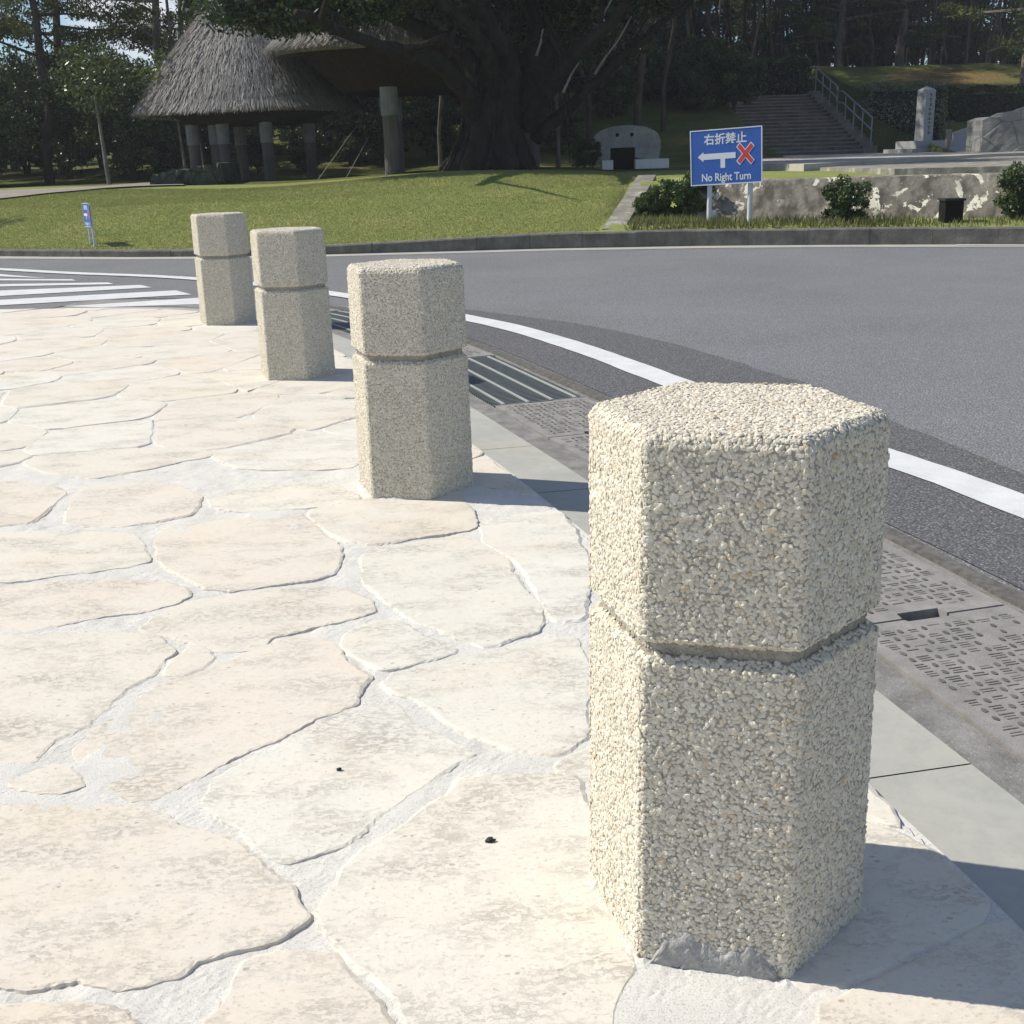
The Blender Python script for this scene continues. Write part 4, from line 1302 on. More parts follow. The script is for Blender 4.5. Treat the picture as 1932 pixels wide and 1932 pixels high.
# ------------------------------------------------------------------ road signs
def sheet(mb, poly, y, mat=0):
    n = len(poly)
    v = [(x, y, z) for x, z in poly] + [(x, y + .002, z) for x, z in poly]
    mb.add(v, [tuple(range(n)), tuple(range(n, 2 * n))[::-1]] + [(i, n + i, n + (i + 1) % n, (i + 1) % n) for i in range(n)], mat)
def text_obj(body, size, x, z, y, mat, parent, name, off=.0, xs=1.0):
    cu = bpy.data.curves.new(name, 'FONT'); cu.body = body; cu.size = size; cu.align_x = 'CENTER'; cu.align_y = 'CENTER'; cu.offset = off; cu.extrude = .001
    o = bpy.data.objects.new(name, cu); COL.objects.link(o)
    bpy.context.view_layer.update()
    me = bpy.data.meshes.new_from_object(o.evaluated_get(bpy.context.evaluated_depsgraph_get()))
    bpy.data.objects.remove(o)
    me.name = name
    me.transform(Matrix.Translation((x, y, z)) @ Matrix.Rotation(rad(90), 4, 'X') @ Matrix.Diagonal((xs, 1, 1, 1)))
    me.materials.clear(); me.materials.append(mat)
    o = bpy.data.objects.new(name, me); COL.objects.link(o); o.parent = parent
    return o
W_, H_ = .86, .625
def make_sign(label, loc, rz, post_h):
    root = thing('road_sign', label, 'road sign', loc, rz, 'no right turn signs across the road')
    zc = post_h + H_ / 2
    panel = MB(); panel.box((0, -.055, zc), (W_, .004, H_))
    p = panel.build('panel', M['sign_blue'], root)
    fr = MB(); b = .012
    for c_, s_ in (((0, -.058, zc + H_ / 2 - b / 2), (W_, .006, b)), ((0, -.058, zc - H_ / 2 + b / 2), (W_, .006, b)), ((-W_ / 2 + b / 2, -.058, zc), (b, .006, H_ - 2 * b)), ((W_ / 2 - b / 2, -.058, zc), (b, .006, H_ - 2 * b))): fr.box(c_, s_)
    fr.build('border', M['sign_white'], p)
    text_obj('右折禁止', .128, -.005, zc + .192, -.0585, M['sign_white'], p, 'lettering', .003, 1.0)
    text_obj('No Right Turn', .122, 0, zc - .230, -.0585, M['sign_white'], p, 'lettering', .0026, .82)
    ar = MB(); az = zc + .01
    sheet(ar, [(-.34, az), (-.27, az - .055), (-.27, az - .033), (-.065, az - .033), (-.065, az - .135), (-.010, az - .135), (-.010, az - .033), (.115, az - .033), (.115, az + .033), (-.27, az + .033), (-.27, az + .055)], -.0600)
    ar.build('arrow', M['sign_white'], p)
    def cross(hl, hw):
        pts = []
        for a in (45, 135, 225, 315):
            c_, s_ = math.cos(rad(a)), math.sin(rad(a))
            pts += [(c_ * hl + s_ * hw, s_ * hl - c_ * hw), (c_ * hl - s_ * hw, s_ * hl + c_ * hw)]
            b_ = rad(a + 45); pts.append((math.cos(b_) * hw * 1.4142, math.sin(b_) * hw * 1.4142))
        return pts
    cx, cz = .232, zc + .02
    cr1 = MB(); sheet(cr1, [(cx + x * .95, cz + z * 1.12) for x, z in cross(.130, .031)], -.0598); 
    co_ = cr1.build('cross_outline', M['sign_white'], p)
    cr2 = MB(); sheet(cr2, [(cx + x * .95, cz + z * 1.12) for x, z in cross(.119, .022)], -.0625)
    cr2.build('red_cross', M['sign_red'], p)
    for x in (-.235, .255):
        q = MB(); q.cyl((x, 0, -.15), (x, 0, zc + H_ / 2 - .02), .030, n=16); q.cyl((x, 0, zc + H_ / 2 - .02), (x, 0, zc + H_ / 2 - .005), .030, .012, n=16)
        q.build('post', M['post_white'], root)
    for z in (zc + .22, zc - .22):
        q = MB(); q.box((.01, -.040, z), (W_ * .96, .022, .03)); q.build('back_rail', M['steel'], root)
    return root
s1 = make_sign('large blue no right turn sign on two white posts before the retaining wall', (2.67, 14.16, .155), rad(-22), .49)
s1.rotation_euler = (0, rad(-2.2), rad(-27))
for ch in s1.children:
    if ch.name.startswith('post'): ch.rotation_euler = (0, rad(2.2), 0)
s2 = copy_tree(s1, (-5.27, 15.28, T1(-5.27, 15.28)), rad(-60), .47, 'small far blue no right turn sign standing on the lawn at left')
s2.rotation_euler = (0, rad(-1.0), rad(-60))

# ------------------------------------------------------------------ thatched granaries
def sup(a, b, th, e=3.2):
    c_, s_ = np.cos(th), np.sin(th)
    k = (np.abs(c_ / a) ** e + np.abs(s_ / b) ** e) ** (-1 / e)
    return np.stack([k * c_, k * s_], -1)
def hut(label, loc, rz, a, b, zf, ze, zp, pillars, seed, pr=.13, nst=30000):
    rh = np.random.default_rng(seed)
    root = thing('thatched_granary', label, 'thatched hut', loc, rz)
    g = MB()
    n = 64; th = np.linspace(0, 2 * np.pi, n, endpoint=False)
    ts = np.linspace(0, 1, 15)
    rad_t = lambda t_: np.maximum(.02, (1 - t_) ** 1.18 * (1 + .10 * np.sin(np.pi * t_)))
    R0 = sup(a, b, th)
    rows = [np.c_[R0 * .86, np.full(n, ze - .02)], np.c_[R0 * .97, np.full(n, ze - .16)]]
    for t_ in ts:
        sq = R0 * rad_t(t_)
        rows.append(np.c_[sq + rh.normal(0, .02, (n, 2)), ze + (zp - ze) * t_ + rh.normal(0, .015, n)])
    V = np.concatenate(rows); i = np.arange(n); j = (i + 1) % n
    F = np.concatenate([np.stack([i + k * n, j + k * n, j + (k + 1) * n, i + (k + 1) * n], 1) for k in range(len(rows) - 1)])
    g.add(V, F, 1)
    # straw bundles lying down the slope, a ragged fringe at the eave
    t_ = np.concatenate([1 - np.sqrt(rh.random(nst)), np.full(nst // 5, 0.0) + rh.uniform(-.0, .035, nst // 5)])
    k = len(t_); q = rh.uniform(0, 2 * np.pi, k)
    def surf(t_, q): 
        p = sup(a, b, q) * rad_t(np.clip(t_, 0, 1))[:, None]
        return np.c_[p, ze + (zp - ze) * t_]
    P = surf(t_, q); dn = surf(t_ - .04, q) - surf(t_ + .0, q)
    lowq = t_ < .04
    p2 = sup(a, b, q) * (1 + (0.04 - t_) * 1.2)[:, None]
    dn[lowq] = (np.c_[p2, np.full(k, 0.0)] - np.c_[sup(a, b, q), np.full(k, 0.0)])[lowq] + np.array([0, 0, -.10])
    dn /= np.linalg.norm(dn, axis=1)[:, None]
    out = np.c_[np.cos(q), np.sin(q), np.full(k, .7)]; out /= np.linalg.norm(out, axis=1)[:, None]
    side = np.cross(dn, out); side /= np.linalg.norm(side, axis=1)[:, None]
    L = rh.uniform(.10, .30, k)[:, None]; w_ = rh.uniform(.004, .012, k)[:, None]
    dj = dn + side * rh.normal(0, .16, (k, 1)) + out * rh.normal(.05, .10, (k, 1))
    S_ = P + out * rh.uniform(.0, .06, (k, 1))
    E_ = S_ + dj * L
    Vq = np.stack([S_ - side * w_, S_ + side * w_, E_ + side * w_ * .5, E_ - side * w_ * .5], 1).reshape(-1, 3)
    g.add(Vq, np.arange(4 * k).reshape(-1, 4), 0, np.repeat(np.clip(rh.beta(2.2, 2.4, k), 0, 1), 4))
    g.build('roof', [M['thatch'], M['thatchbed']], root)
    g = MB()
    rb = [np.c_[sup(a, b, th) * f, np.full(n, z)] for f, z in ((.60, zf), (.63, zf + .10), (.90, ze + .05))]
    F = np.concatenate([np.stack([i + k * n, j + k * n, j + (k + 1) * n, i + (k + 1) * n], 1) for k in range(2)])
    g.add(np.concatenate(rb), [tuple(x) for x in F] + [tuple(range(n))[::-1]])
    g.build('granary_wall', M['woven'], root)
    for x, y in pillars:
        q = MB(); q.tube([(x, y, -.25), (x + .01, y, zf * .4), (x, y, zf * .72)], [pr * 1.08, pr, pr * .96], 14)
        po = q.build('pillar', M['pillar'], root, False)
        q = MB(); q.tube([(x, y, zf * .70), (x, y, zf + .01)], [pr * 1.10, pr * 1.12], 14); q.build('rat_guard', M['guard'], po)
    return root
hz1 = T1(-5.9, 27)
hut('thatched hut on grey pillars left of the banyan, its straw roof in full sun', (-5.50, 27.2, .50), rad(-20), 2.18, 2.0, 1.36, 1.72, 4.85, [(-.90, -1.0), (-.50, -.75), (-.10, -1.05), (.90, -.95), (-.9, .9), (.9, .9)], 1, .125)
hut('larger thatched hut half hidden behind the banyan, with one thick front pillar', (-1.15, 25.8, .66), rad(-10), 3.35, 2.7, 1.70, 2.55, 6.2, [(-.62, -2.15), (1.7, -1.6), (-1.5, 1.5), (1.6, 1.5)], 2, .155)

# guy wires
for (u0, v0, y0, u1, v1, y1, lab) in ((590, 353, 20.6, 665, 248, 24.2, 'bright taut guy wire from the lawn up to the roof corner'), (646, 340, 21.2, 690, 268, 24.4, 'fainter guy wire between the bright wire and the thick pillar')):
    a, b = at(u0, v0, y0), at(u1, v1, y1)
    b = b + (b - a) * .12
    g = MB(); c0 = a.copy(); c0.z = T1(a.x, a.y) - .05; g.cyl(Vector((0, 0, 0)), b - c0, .006, n=6)
    o = g.build('guy_wire', M['wire']); o.location = c0; tag(o, lab, 'guy wire')

# ------------------------------------------------------------------ plants
def leaf_cloud(mb, C_, L, W, rs, up=.35, mat=0, droop=0.0, tone=None):
    k = len(C_)
    A = rs.normal(0, 1, (k, 3)); A[:, 2] -= droop
    A /= np.linalg.norm(A, axis=1)[:, None]
    N = rs.normal(0, 1, (k, 3)); N[:, 2] += up * 3
    B = np.cross(N, A); B /= np.linalg.norm(B, axis=1)[:, None] + 1e-9
    l = L * rs.uniform(.6, 1.3, (k, 1)); w_ = W * rs.uniform(.6, 1.3, (k, 1))
    V = np.stack([C_ - A * l / 2, C_ + B * w_ / 2, C_ + A * l / 2, C_ - B * w_ / 2], 1).reshape(-1, 3)
    r_ = rs.random(k) if tone is None else np.clip(tone + rs.normal(0, .16, k), 0, 1)
    mb.add(V, np.arange(4 * k).reshape(-1, 4), mat, np.repeat(r_, 4))
def blob(rs, n, c, r):
    d = rs.normal(0, 1, (n, 3)); d /= np.linalg.norm(d, axis=1)[:, None]
    return np.asarray(c) + d * (rs.random((n, 1)) ** .45) * np.asarray(r)
def pine(name, label, group, seed, Ht, c0, spread, pads, per, tr, bark_m, leaf_m, lean=.3, padr=.62):
    rs = np.random.default_rng(seed)
    root = thing(name, label, 'tree', (0, 0, 0), 0, group)
    tb, cr = MB(), MB()
    k = 9; zz = np.linspace(-.3, Ht, k)
    wob = np.cumsum(rs.normal(0, .10, (k, 2)), 0) + np.outer(np.linspace(0, 1, k) ** 1.5, rs.normal(0, lean, 2))
    wob[:2] = 0
    path = np.c_[wob, zz]
    tb.tube(path, np.linspace(1, .25, k) * tr, 9)
    ax = lambda z: np.array([np.interp(z, zz, path[:, 0]), np.interp(z, zz, path[:, 1]), z])
    nl = pads // 3
    for q in range(nl):
        z = c0 + (Ht - c0) * (q + rs.random()) / nl
        an = rs.uniform(0, 2 * np.pi); reach = spread * (1 - .55 * ((z - c0) / (Ht - c0)) ** 1.6) * rs.uniform(.55, 1.1)
        st = ax(z - .3); en = st + np.array([np.cos(an) * reach, np.sin(an) * reach, rs.uniform(-.1, .6)])
        md = (st + en) / 2 + rs.normal(0, .12, 3) + np.array([0, 0, .12])
        tb.tube([st, md, en], [tr * .30, tr * .2, tr * .07], 5)
        for e in range(3):
            f = rs.uniform(.45, 1.05)
            pc = (md + (en - md) * (f - .5) * 2 if f > .5 else st + (md - st) * f * 2) + rs.normal(0, .28, 3) * np.array([1, 1, .6])
            pr_ = padr * rs.uniform(.65, 1.3)
            pts = blob(rs, per, pc + np.array([0, 0, .12]), (pr_, pr_, pr_ * .42))
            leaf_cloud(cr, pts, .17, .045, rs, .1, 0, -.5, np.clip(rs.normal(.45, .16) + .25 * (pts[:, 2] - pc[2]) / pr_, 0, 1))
    tb.build('trunk', bark_m, root); cr.build('crown', leaf_m, root)
    return root
def bushy(name, label, cat, group, seed, Ht, wid, clumps, per, ls, leaf_m, bark_m, tr=.1, low=.12, trunkh=.5):
    rs = np.random.default_rng(seed)
    root = thing(name, label, cat, (0, 0, 0), 0, group)
    tb, cr = MB(), MB()
    for q in range(4 if Ht < 2 else 3):
        an = rs.uniform(0, 6.28); r_ = wid * rs.uniform(.1, .45)
        tb.tube([(0, 0, -.2), (np.cos(an) * r_ * .3, np.sin(an) * r_ * .3, Ht * .35), (np.cos(an) * r_, np.sin(an) * r_, Ht * .8)], [tr, tr * .7, tr * .25], 7)
    for q in range(clumps):
        d = rs.normal(0, 1, 3); d /= np.linalg.norm(d)
        rr_ = rs.random() ** .35
        c_ = np.array([d[0] * wid * rr_, d[1] * wid * rr_, Ht * (.5 + low / 2) + d[2] * rr_ * Ht * (.5 - low / 2)])
        cs = wid * rs.uniform(.20, .36)
        pts = blob(rs, per, c_, (cs, cs, cs * .75))
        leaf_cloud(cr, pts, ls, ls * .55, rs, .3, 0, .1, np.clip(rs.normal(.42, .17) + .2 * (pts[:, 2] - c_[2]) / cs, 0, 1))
    tb.build('trunk' if Ht > 2 else 'stems', bark_m, root); cr.build('crown' if Ht > 2 else 'foliage', leaf_m, root)
    return root
def place(o, x, y, rz, sc=1.0, first=False, label=None, dz=0.0):
    z = T1(x, y) - .05 + dz
    if first:
        o.location = (x, y, z); o.rotation_euler = (0, 0, rz); o.scale = (sc, sc, sc)
        if label: o['label'] = label
        return o
    return copy_tree(o, (x, y, z), rz, sc, label)
rs = np.random.default_rng(77)

# left wood: pines over a row of bushy trees
pa = pine('pine_tree', 'dark layered pine in the wood behind the gravel path at left', 'pines in the wood at left', 21, 10.5, 2.2, 2.9, 78, 190, .17, M['grey_bark'], M['needles'])
pb = pine('pine_tree', 'dark layered pine in the wood behind the gravel path at left', 'pines in the wood at left', 22, 9.0, 1.6, 2.6, 72, 190, .15, M['pine_bark'], M['needles'])
LP = [(-15.6, 30.8, pa), (-11.8, 31.6, pb), (-17.0, 33, pa), (-9.2, 33.0, pa), (-13.0, 36, pb), (-20, 30, pb), (-16, 40, pa), (-7.2, 38, pb), (-11, 42, pa), (-22, 38, pa), (-5.0, 42, pa), (-19.5, 25.5, pb)]
done = set()
for k, (x, y, p) in enumerate(LP):
    place(p, x, y, rs.uniform(0, 6.28), rs.uniform(.85, 1.12), p.name not in done); done.add(p.name)
sh = pine('pine_tree', 'pine outside the left edge whose shade falls on the corner of the lawn', 'pines in the wood at left', 23, 6.5, 1.4, 1.9, 60, 170, .13, M['pine_bark'], M['needles'])
place(sh, -14.3, 18.3, 1.0, 1.0, True)
ba = bushy('bushy_tree', 'dense dark bushy tree filling the edge of the wood at left', 'tree', 'bushy trees at the edge of the left wood', 31, 4.6, 1.8, 70, 150, .15, M['broad'], M['pine_bark'])
bb = bushy('bushy_tree', 'dense dark bushy tree filling the edge of the wood at left', 'tree', 'bushy trees at the edge of the left wood', 32, 3.6, 1.7, 60, 150, .14, M['broad'], M['pine_bark'])
LB = [(-16.2, 30.2, ba), (-13.6, 31.5, bb), (-11.9, 33.4, ba), (-10.1, 35.6, ba), (-8.2, 35.2, bb), (-18.6, 33.5, ba), (-6.4, 36.4, ba), (-4.6, 37.2, bb), (-3.0, 36.8, ba), (-1.0, 39.0, bb), (-15, 35.5, ba), (-9.6, 31.6, bb), (-12.8, 29.6, bb), (-15.4, 28.2, bb), (-2.2, 42, ba), (-6, 44, ba), (-9, 44, ba), (-13.5, 43, ba), (-18, 40, ba)]
done = set()
for k, (x, y, p) in enumerate(LB):
    place(p, x, y, rs.uniform(0, 6.28), rs.uniform(.62, .95), p.name not in done); done.add(p.name)
# thin pale trunks standing before the wood
for k, (u, v_, Y, h, lab) in enumerate(((207, 345, 26.5, 1.25, 'thin pale bare trunk leaning slightly before the left wood'), (353, 330, 26.6, 1.1, 'pale thin trunk just left of the front pillars of the thatched hut'), (388, 328, 28.6, 1.1, 'thinnest pale trunk beside the hut pillars'))):
    p = at(u, v_, Y); g = MB()
    g.tube([(0, 0, -.3), (-.03, 0, h * .35), (-.06, .05, h * .7), (-.12, .1, h + .6)], [.055 - .012 * k, .05 - .012 * k, .042 - .01 * k, .03 - .008 * k], 8)
    root = thing('slim_tree', lab, 'tree', (p.x, p.y, T1(p.x, p.y)))
    g.build('trunk', M['pale_bark'], root)
    q = MB(); leaf_cloud(q, blob(rs, 1500, (-.1, .1, h + .95), (.9, .8, .75)), .12, .05, rs, .2); q.build('crown', M['broad'], root)

# wood on the hill: slender trunks, crowns mostly above the picture
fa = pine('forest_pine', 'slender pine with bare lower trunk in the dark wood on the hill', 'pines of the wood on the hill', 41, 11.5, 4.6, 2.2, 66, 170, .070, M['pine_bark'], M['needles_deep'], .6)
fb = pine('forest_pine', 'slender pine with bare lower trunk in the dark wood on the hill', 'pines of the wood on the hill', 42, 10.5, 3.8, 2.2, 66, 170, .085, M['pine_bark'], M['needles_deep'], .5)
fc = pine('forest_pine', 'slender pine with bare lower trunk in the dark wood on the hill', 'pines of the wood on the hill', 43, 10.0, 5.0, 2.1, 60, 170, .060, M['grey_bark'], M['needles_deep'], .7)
done = set(); k = 0
pts = []
while len(pts) < 190:
    if len(pts) < 48: y = rs.uniform(29, 44.5); x = rs.uniform(-9, 5.0)
    else: y = rs.uniform(44.5, 66); x = rs.uniform(-10, 27)
    if any((x - a) ** 2 + (y - b) ** 2 < .8 for a, b in pts): continue
    if 5.2 < x < 11.6 and y < 47.2: continue
    if y < 32 and x < 1.5: continue
    if y < 37 and x > -3: continue
    if x > 11.5 and y < 47.5: continue
    pts.append((x, y))
pts += [(.5, 31.5), (-1.5, 29.8), (2.4, 33.2), (3.4, 30.4), (1.3, 27.8), (4.6, 34.6)]
for k, (x, y) in enumerate(pts):
    p = (fa, fb, fc)[k % 3]
    place(p, x, y, rs.uniform(0, 6.28), rs.uniform(.8, 1.2), p.name not in done); done.add(p.name)
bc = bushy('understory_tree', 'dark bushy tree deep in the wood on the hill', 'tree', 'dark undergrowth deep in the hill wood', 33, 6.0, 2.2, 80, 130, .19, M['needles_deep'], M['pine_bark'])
done = set()
for k in range(27):
    x = -8 + k * 1.62 + rs.uniform(-.4, .4); y = 68 + rs.uniform(-1.5, 5)
    place(bc, x, y, rs.uniform(0, 6.28), rs.uniform(.9, 1.25), k == 0)
for k in range(20):
    x = -34 + k * 1.7 + rs.uniform(-.5, .5); y = 52 + rs.uniform(-3, 6)
    place(bc, x, y, rs.uniform(0, 6.28), rs.uniform(.5, .75), label='dark bushy tree far back behind the left wood')
su = bushy('understory_shrub', 'dark shrub in the shade of the slope between banyan and staircase', 'shrub', 'dark shrubs on the shaded slope', 34, 1.5, .8, 34, 150, .10, M['broad'], M['pine_bark'], .03)
for k, (x, y) in enumerate(((7.1, 37.2), (7.0, 39.2), (7.1, 41.4), (6.4, 38.0), (6.2, 40.0), (6.6, 42.0), (5.6, 39), (5.7, 41.4), (6.0, 36.9), (4.7, 38.5), (4.4, 41.5), (2.4, 40), (3.3, 36.4), (.8, 42), (-1.2, 38.6), (-3.6, 35), (4.6, 43.4), (1.6, 34.0), (-5.2, 33), (2.6, 43.6), (-.4, 44))):
    place(su, x, y, k * 1.1, rs.uniform(.7, 1.25), k == 0)
for k, (x, y) in enumerate(((-8.6, 31.2), (-7.4, 30.4), (-6.2, 31.0), (-5.0, 30.6), (-3.9, 31.4), (-2.8, 30.8), (-1.6, 31.6), (-.5, 30.9), (.6, 31.8), (-4.4, 33), (-2.2, 33.4), (0, 33.6), (1.6, 31.5))):
    place(su, x, y, k * 1.7, rs.uniform(.75, 1.05), label='dark shrub in the deep shade behind the two thatched huts')
for k in range(22):
    x = -27 + k * .95 + rs.uniform(-.3, .3); y = 40 + rs.uniform(-3, 5)
    place(su, x, y, k * 1.7, rs.uniform(1.5, 2.1), label='dark undergrowth shrub at the foot of the left wood')
db = place(su, 1.62, 23.7, .4, .42, False, 'low dark shrub and rubble left of the stone vault')
# pines at the right of the mound, with low green branches
ra = pine('mound_pine', 'leaning green pine with low branches beside the sunlit mound at right', 'pines round the sunlit mound', 51, 8.0, 1.2, 3.7, 96, 190, .20, M['grey_bark'], M['needles'], .5)
for k, (x, y, s_, lab) in enumerate(((17.6, 41.2, 1.0, 'big green pine right of the sunlit mound, its branches reaching over it'), (15.4, 47.6, .95, 'green pine at the back of the sunlit mound'), (13.2, 48.2, .8, 'smaller green pine at the back left of the sunlit mound'), (20.5, 43, 1.1, 'pine at the far right edge beyond the sunlit mound'))):
    place(ra, x, y, k * 1.7, s_, k == 0, lab)

# clipped hedge on the hill left of the stair head, ivy bank under the mound
def hedge(name, label, cat, P, size, per, ls, leaf, seed, parts=None):
    rs_ = np.random.default_rng(seed); g = MB(); core = MB()
    root = thing(name, label, cat, tuple(P))
    n = per
    f = rs_.uniform(-1, 1, (n, 3)); ax_ = rs_.integers(0, 3, n); f[np.arange(n), ax_] = np.sign(f[np.arange(n), ax_]) * rs_.uniform(.86, 1.03, n)
    pts = f * np.array(size) / 2 + np.array([0, 0, size[2] / 2])
    pts += .05 * np.sin(pts[:, [1, 2, 0]] * 5 + seed)
    leaf_cloud(g, pts, ls, ls * .55, rs_, .3, 0, 0, np.clip(rs_.normal(.4, .2, n), 0, 1))
    g.build('foliage', leaf, root)
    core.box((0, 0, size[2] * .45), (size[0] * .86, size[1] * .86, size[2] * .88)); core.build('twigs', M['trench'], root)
    return root
hedge('clipped_hedge', 'dark clipped hedge at the top of the slope left of the staircase', 'hedge', (8.2, 44.3, 2.55), (5.6, 1.4, 1.5), 12000, .13, M['broad'], 3)
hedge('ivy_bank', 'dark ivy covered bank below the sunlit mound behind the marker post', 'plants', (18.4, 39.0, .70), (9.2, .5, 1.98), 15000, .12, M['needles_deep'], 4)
hedge('creeper_slope', 'grey green creepers hanging on the wall right of the handrail', 'plants', (12.75, 38.9, .70), (2.5, 1.0, 2.15), 11000, .10, M['creeper'], 5)

# shrubs across the road
shr = bushy('round_shrub', '', 'shrub', 'shrubs at the foot of the wall', 61, .62, .34, 46, 170, .045, M['bush'], M['pine_bark'], .018, .02)
for k, (u, v_, Y, s_, lab) in enumerate(((1292, 424, 14.75, .92, 'round green shrub left of the large sign, the right one of a touching pair'), (1228, 428, 14.8, .72, 'smaller green shrub beside the sloping wing wall'), (1594, 420, 13.72, .88, 'round green shrub alone before the middle of the retaining wall'), (1930, 372, 13.35, 1.0, 'green shrub cut by the right edge in front of the retaining wall'))):
    p = at(u, v_, Y)
    z = T1(p.x, p.y) if k < 3 else T1(p.x, p.y)
    if k == 0: shr.location = (p.x, p.y, z - .02); shr.scale = (s_ * 1.05, s_ * .9, s_); shr['label'] = lab
    else:
        c_ = copy_tree(shr, (p.x, p.y, z - .02), k * 1.3, None, lab); c_.scale = (s_ * .94, s_ * .85, s_ * .95)

# grass: short blades on the bank, rank weeds behind the kerb
g = MB()
n = 300000
x = rs.uniform(-9.5, 2.0, n); d = rs.uniform(.18, 5.6, n) ; y = ky(x) + d
ok = (x < wing_x(y) - .05)
x, y = x[ok], y[ok]; n = len(x)
z = T(x, y); h = rs.uniform(.008, .020, n) * (1 + .8 * (rs.random(n) < .02)); w_ = rs.uniform(.003, .006, n); a = rs.uniform(0, 6.28, n); lx, ly = rs.normal(0, .5, n) * h, rs.normal(0, .5, n) * h
V = np.stack([np.c_[x - np.cos(a) * w_, y - np.sin(a) * w_, z - .005], np.c_[x + np.cos(a) * w_, y + np.sin(a) * w_, z - .005], np.c_[x + lx, y + ly, z + h]], 1).reshape(-1, 3)
g.add(V, np.arange(3 * n).reshape(-1, 3), 0, np.repeat(rs.random(n), 3))
tag(g.build('grass', M['blade']), 'short green lawn grass on the bank across the road', None, None, 'stuff')
g = MB()
n = 15000
x = np.concatenate([rs.uniform(1.35, 9, 11000), rs.uniform(1.35, 2.7, 4000)]); d = .15 + rs.random(n) ** 1.3 * .75; y = ky(x) + d
y[11000:] += rs.uniform(0, 1.6, 4000)
dens = ((lump(x * 3, y * 3) + 1.2) * rs.random(n) > .5) & (x > wing_x(y) + .28)
x, y = x[dens], y[dens]; n = len(x)
z = T(x, y); h = rs.uniform(.03, .15, n) * (.5 + .5 * (np.abs(lump(x * 2, 0 * x)))); w_ = rs.uniform(.004, .010, n); a = rs.uniform(0, 6.28, n); lx, ly = rs.normal(0, .35, n) * h, rs.normal(0, .35, n) * h
V = np.stack([np.c_[x - np.cos(a) * w_, y - np.sin(a) * w_, z - .01], np.c_[x + np.cos(a) * w_, y + np.sin(a) * w_, z - .01], np.c_[x + lx, y + ly, z + h]], 1).reshape(-1, 3)
g.add(V, np.arange(3 * n).reshape(-1, 3), 0, np.repeat(rs.random(n), 3))
tag(g.build('weeds', M['weed']), 'rank yellowish weeds between the far kerb and the retaining wall', None, None, 'stuff')

# ------------------------------------------------------------------ banyan
by = 21.0
bz = T1(-.16, by)
ban = thing('banyan_tree', 'huge dark banyan with a gnarled root mass standing on the lawn crest', 'tree', (-.25, by, bz))
B0 = Vector((-.25, by, bz))
def bl(u, v_, Y=by): return at(u, v_, Y) - B0
tb = MB()
rb = np.random.default_rng(12)
for k in range(34):                                      # fused aerial roots make the trunk
    an = rb.uniform(0, 6.28); r0 = rb.uniform(.2, .68); tw = rb.normal(0, .5)
    path = []
    for q in np.linspace(0, 1, 9):
        rr_ = r0 * (1 - .62 * q ** .7) + .16 * (1 - q) ** 4
        path.append((rr_ * math.cos(an + tw * q) * 1.05 + rb.normal(0, .03) + .22 * q, rr_ * math.sin(an + tw * q) * .8 + rb.normal(0, .03), -.15 + 2.0 * q))
    r_ = rb.uniform(.07, .17)
    tb.tube(path, np.linspace(1.25, .8, 9) * r_, 8)
limbs = [
 [(905, 250), (880, 170), (830, 118), (740, 92), (640, 62), (560, 20)],
 [(925, 240), (905, 140), (860, 85), (770, 45), (680, 0), (600, -60)],
 [(955, 230), (962, 130), (938, 70), (900, 15), (850, -60), (800, -140)],
 [(985, 220), (1000, 130), (1008, 60), (1000, -30), (980, -140)],
 [(1000, 240), (1045, 150), (1105, 85), (1180, 10), (1240, -60)],
 [(1010, 260), (1080, 195), (1150, 130), (1230, 60), (1310, -10)],
 [(990, 210), (1020, 110), (1060, 40), (1090, -40), (1110, -120)],
 [(940, 210), (925, 110), (880, 40), (800, -20), (720, -90)]]
for k, L in enumerate(limbs):
    dy = (-.6, .3, -.3, .4, -.5, .2, .6, -.8)[k]
    pth = [bl(u, v_, by + dy * q) for q, (u, v_) in enumerate(L)]
    pc, _ = [], 0
    P = np.array([tuple(p) for p in pth]); tt = np.linspace(0, len(P) - 1, 18)
    P = np.stack([np.interp(tt, range(len(P)), P[:, c_]) for c_ in range(3)], 1)
    P[1:-1] = (P[:-2] + 2 * P[1:-1] + P[2:]) / 4; P += rb.normal(0, .025, P.shape)
    r0 = (.19, .22, .24, .20, .17, .12, .15, .16)[k]
    tb.tube(P, np.linspace(1, .28, 18) * r0, 9)
    for q in range(7):                                   # side twigs
        i0 = rb.integers(5, 17); st = P[i0]
        en = st + np.array([rb.normal(0, .7), rb.normal(0, .7), rb.uniform(.1, 1.1)])
        tb.tube([st, (st + en) / 2 + rb.normal(0, .08, 3), en], [r0 * .3, r0 * .2, .012], 6)
for k in range(90):                                      # fine roots clasping the trunk
    an = rb.uniform(0, 6.28); r0 = rb.uniform(.5, .78); tw = rb.normal(0, .35); top = rb.uniform(1.0, 2.1)
    path = []
    for q in np.linspace(0, 1, 8):
        rr_ = r0 * (1 - .62 * (q * top / 2.1) ** .7) + .12 * (1 - q) ** 4
        path.append((rr_ * math.cos(an + tw * q) * 1.05 + rb.normal(0, .02) + .22 * q * top / 2.1, rr_ * math.sin(an + tw * q) * .85 + rb.normal(0, .02), -.1 + top * q))
    tb.tube(path, np.linspace(1.3, .6, 8) * rb.uniform(.014, .045), 6)
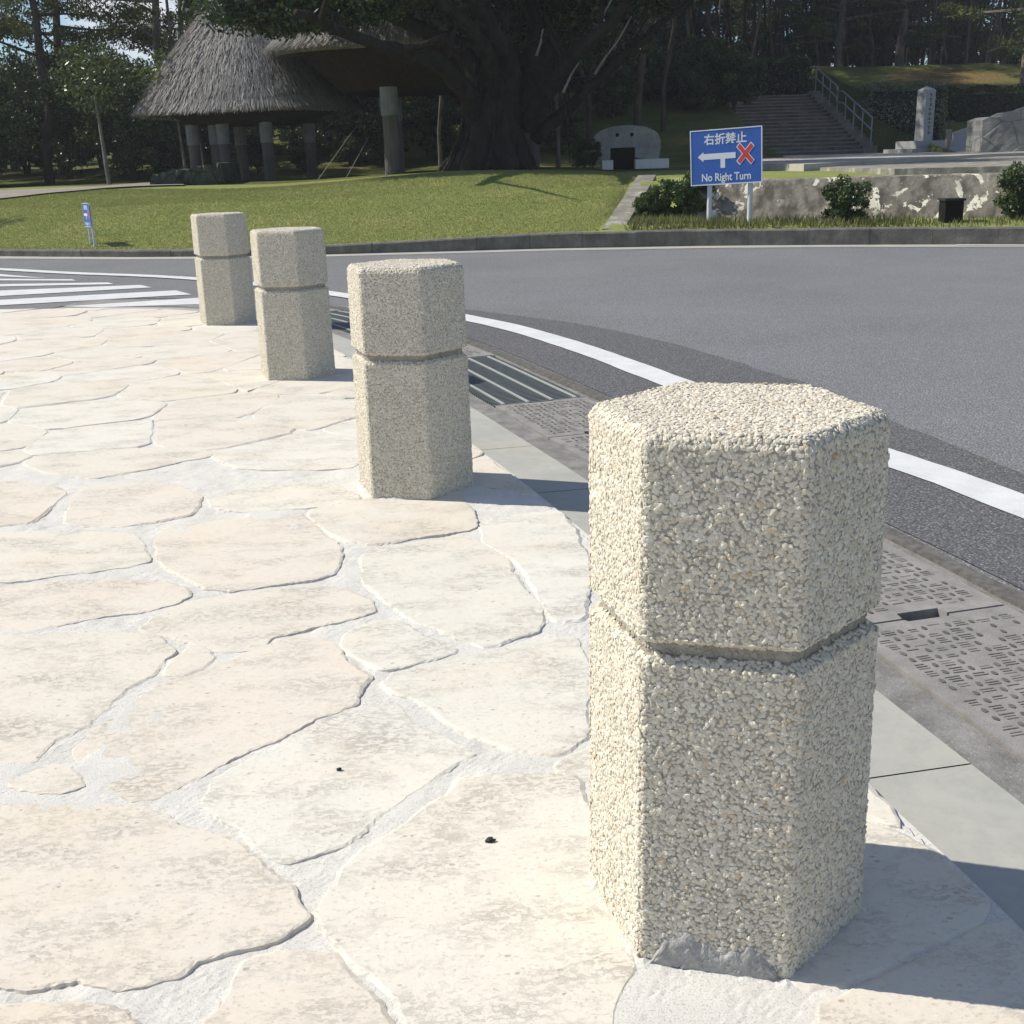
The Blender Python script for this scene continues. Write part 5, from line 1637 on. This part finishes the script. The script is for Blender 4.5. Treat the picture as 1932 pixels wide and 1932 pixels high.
for k in range(16):                                      # loose hanging roots
    u = rb.uniform(820, 1080); p = bl(u, rb.uniform(60, 140), by + rb.uniform(-.8, .8)); e = p + Vector((rb.normal(0, .1), rb.normal(0, .1), -rb.uniform(.5, 1.6)))
    tb.tube([p, (p + e) / 2 + Vector((rb.normal(0, .05), 0, 0)), e], [.018, .014, .006], 5)
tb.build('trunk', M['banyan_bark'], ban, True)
for L in ([(1122, 140), (1142, 108), (1165, 78), (1192, 30)], [(1062, 175), (1078, 140), (1092, 118)], [(1120, 62), (1140, 25), (1156, -5)], [(1012, 105), (1020, 80), (1024, 55)]):
    pl = MB(); pl.tube([bl(u, v_, by - .9) for u, v_ in L], np.linspace(.024, .012, len(L)), 7)
    pl.build('sunlit_branch', M['pale_bark'], ban)  # pale bark paints the sunlit streaks on thin branches
cr = MB()
for k in range(620):
    d_ = rb.normal(0, 1, 3); d_ /= np.linalg.norm(d_); r_ = rb.random() ** .4
    c_ = np.array([-.35 + d_[0] * 4.7 * r_, 1.0 + d_[1] * 2.8 * r_, 4.2 + d_[2] * 2.1 * r_])
    u_low = np.interp(c_[0], [-5, -4.4, -3.4, -2.6, -1.8, -.8, .8, 1.6, 2.4, 3.6, 5], [3.1, 2.75, 2.45, 2.62, 2.85, 3.0, 2.9, 2.6, 2.55, 2.9, 3.3])
    if c_[2] < u_low or c_[0] < -3.9: continue
    cs = rb.uniform(.32, .62); n = int(130 * cs / .45)
    pts = blob(rb, n, c_, (cs, cs, cs * .6))
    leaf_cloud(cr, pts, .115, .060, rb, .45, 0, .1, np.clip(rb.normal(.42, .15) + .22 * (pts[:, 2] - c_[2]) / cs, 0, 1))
for (cx, cy, cz, rx, ry, rz_, m_) in ((-3.6, -1.1, 2.62, .9, .7, .42, 60), (-2.7, -1.0, 2.62, .9, .7, .42, 60), (-1.9, -1.0, 2.85, .8, .7, .35, 36), (-3.0, -.9, 3.1, 1.4, .7, .35, 50), (-2.9, -1.3, 2.42, .8, .5, .22, 40), (-1.9, -1.3, 2.55, .8, .5, .22, 36), (-1.0, -1.3, 2.72, .7, .5, .2, 22),  (-3.7, -.6, 3.15, .7, .7, .45, 26), (-1.3, -.9, 3.1, 1.1, .7, .40, 34), (.0, -.7, 3.25, 1.2, .8, .40, 30), (1.5, 1.0, 2.95, 1.0, .8, .55, 36), (2.6, 1.2, 2.95, .9, .8, .55, 30), (3.5, 1.4, 3.2, .8, .8, .5, 20), (1.3, 1.4, 2.4, .9, .5, .7, 26), (2.2, 1.6, 2.3, .8, .5, .7, 24), (-.6, 1.4, 3.0, 1.4, .6, .5, 30)):
    for c_ in blob(rb, m_, (cx, cy, cz), (rx, ry, rz_)):
        cs = rb.uniform(.20, .36); n = int(80 * cs / .28)
        pts = blob(rb, n, c_, (cs, cs, cs * .6))
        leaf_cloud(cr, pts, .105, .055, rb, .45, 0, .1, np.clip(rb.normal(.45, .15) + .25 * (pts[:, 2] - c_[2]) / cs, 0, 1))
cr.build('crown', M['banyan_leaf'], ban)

# ------------------------------------------------------------------ faint veil of haze, added to lift the dark tones
hz = bpy.data.materials.new('veil_haze'); hz.use_nodes = True
ht = hz.node_tree; ht.nodes.remove(ht.nodes['Principled BSDF'])
pv = ht.nodes.new('ShaderNodeVolumePrincipled')
pv.inputs['Color'].default_value = (.86, .90, .96, 1)
pv.inputs['Density'].default_value = .0010
ht.links.new(pv.outputs[0], ht.nodes['Material Output'].inputs['Volume'])
g = MB(); g.box((0, 85, 13.5), (350, 300, 30))
tag(g.build('haze', hz), 'thin added haze over the whole scene, lifting the dark tones like a lens veil', None, None, 'stuff')
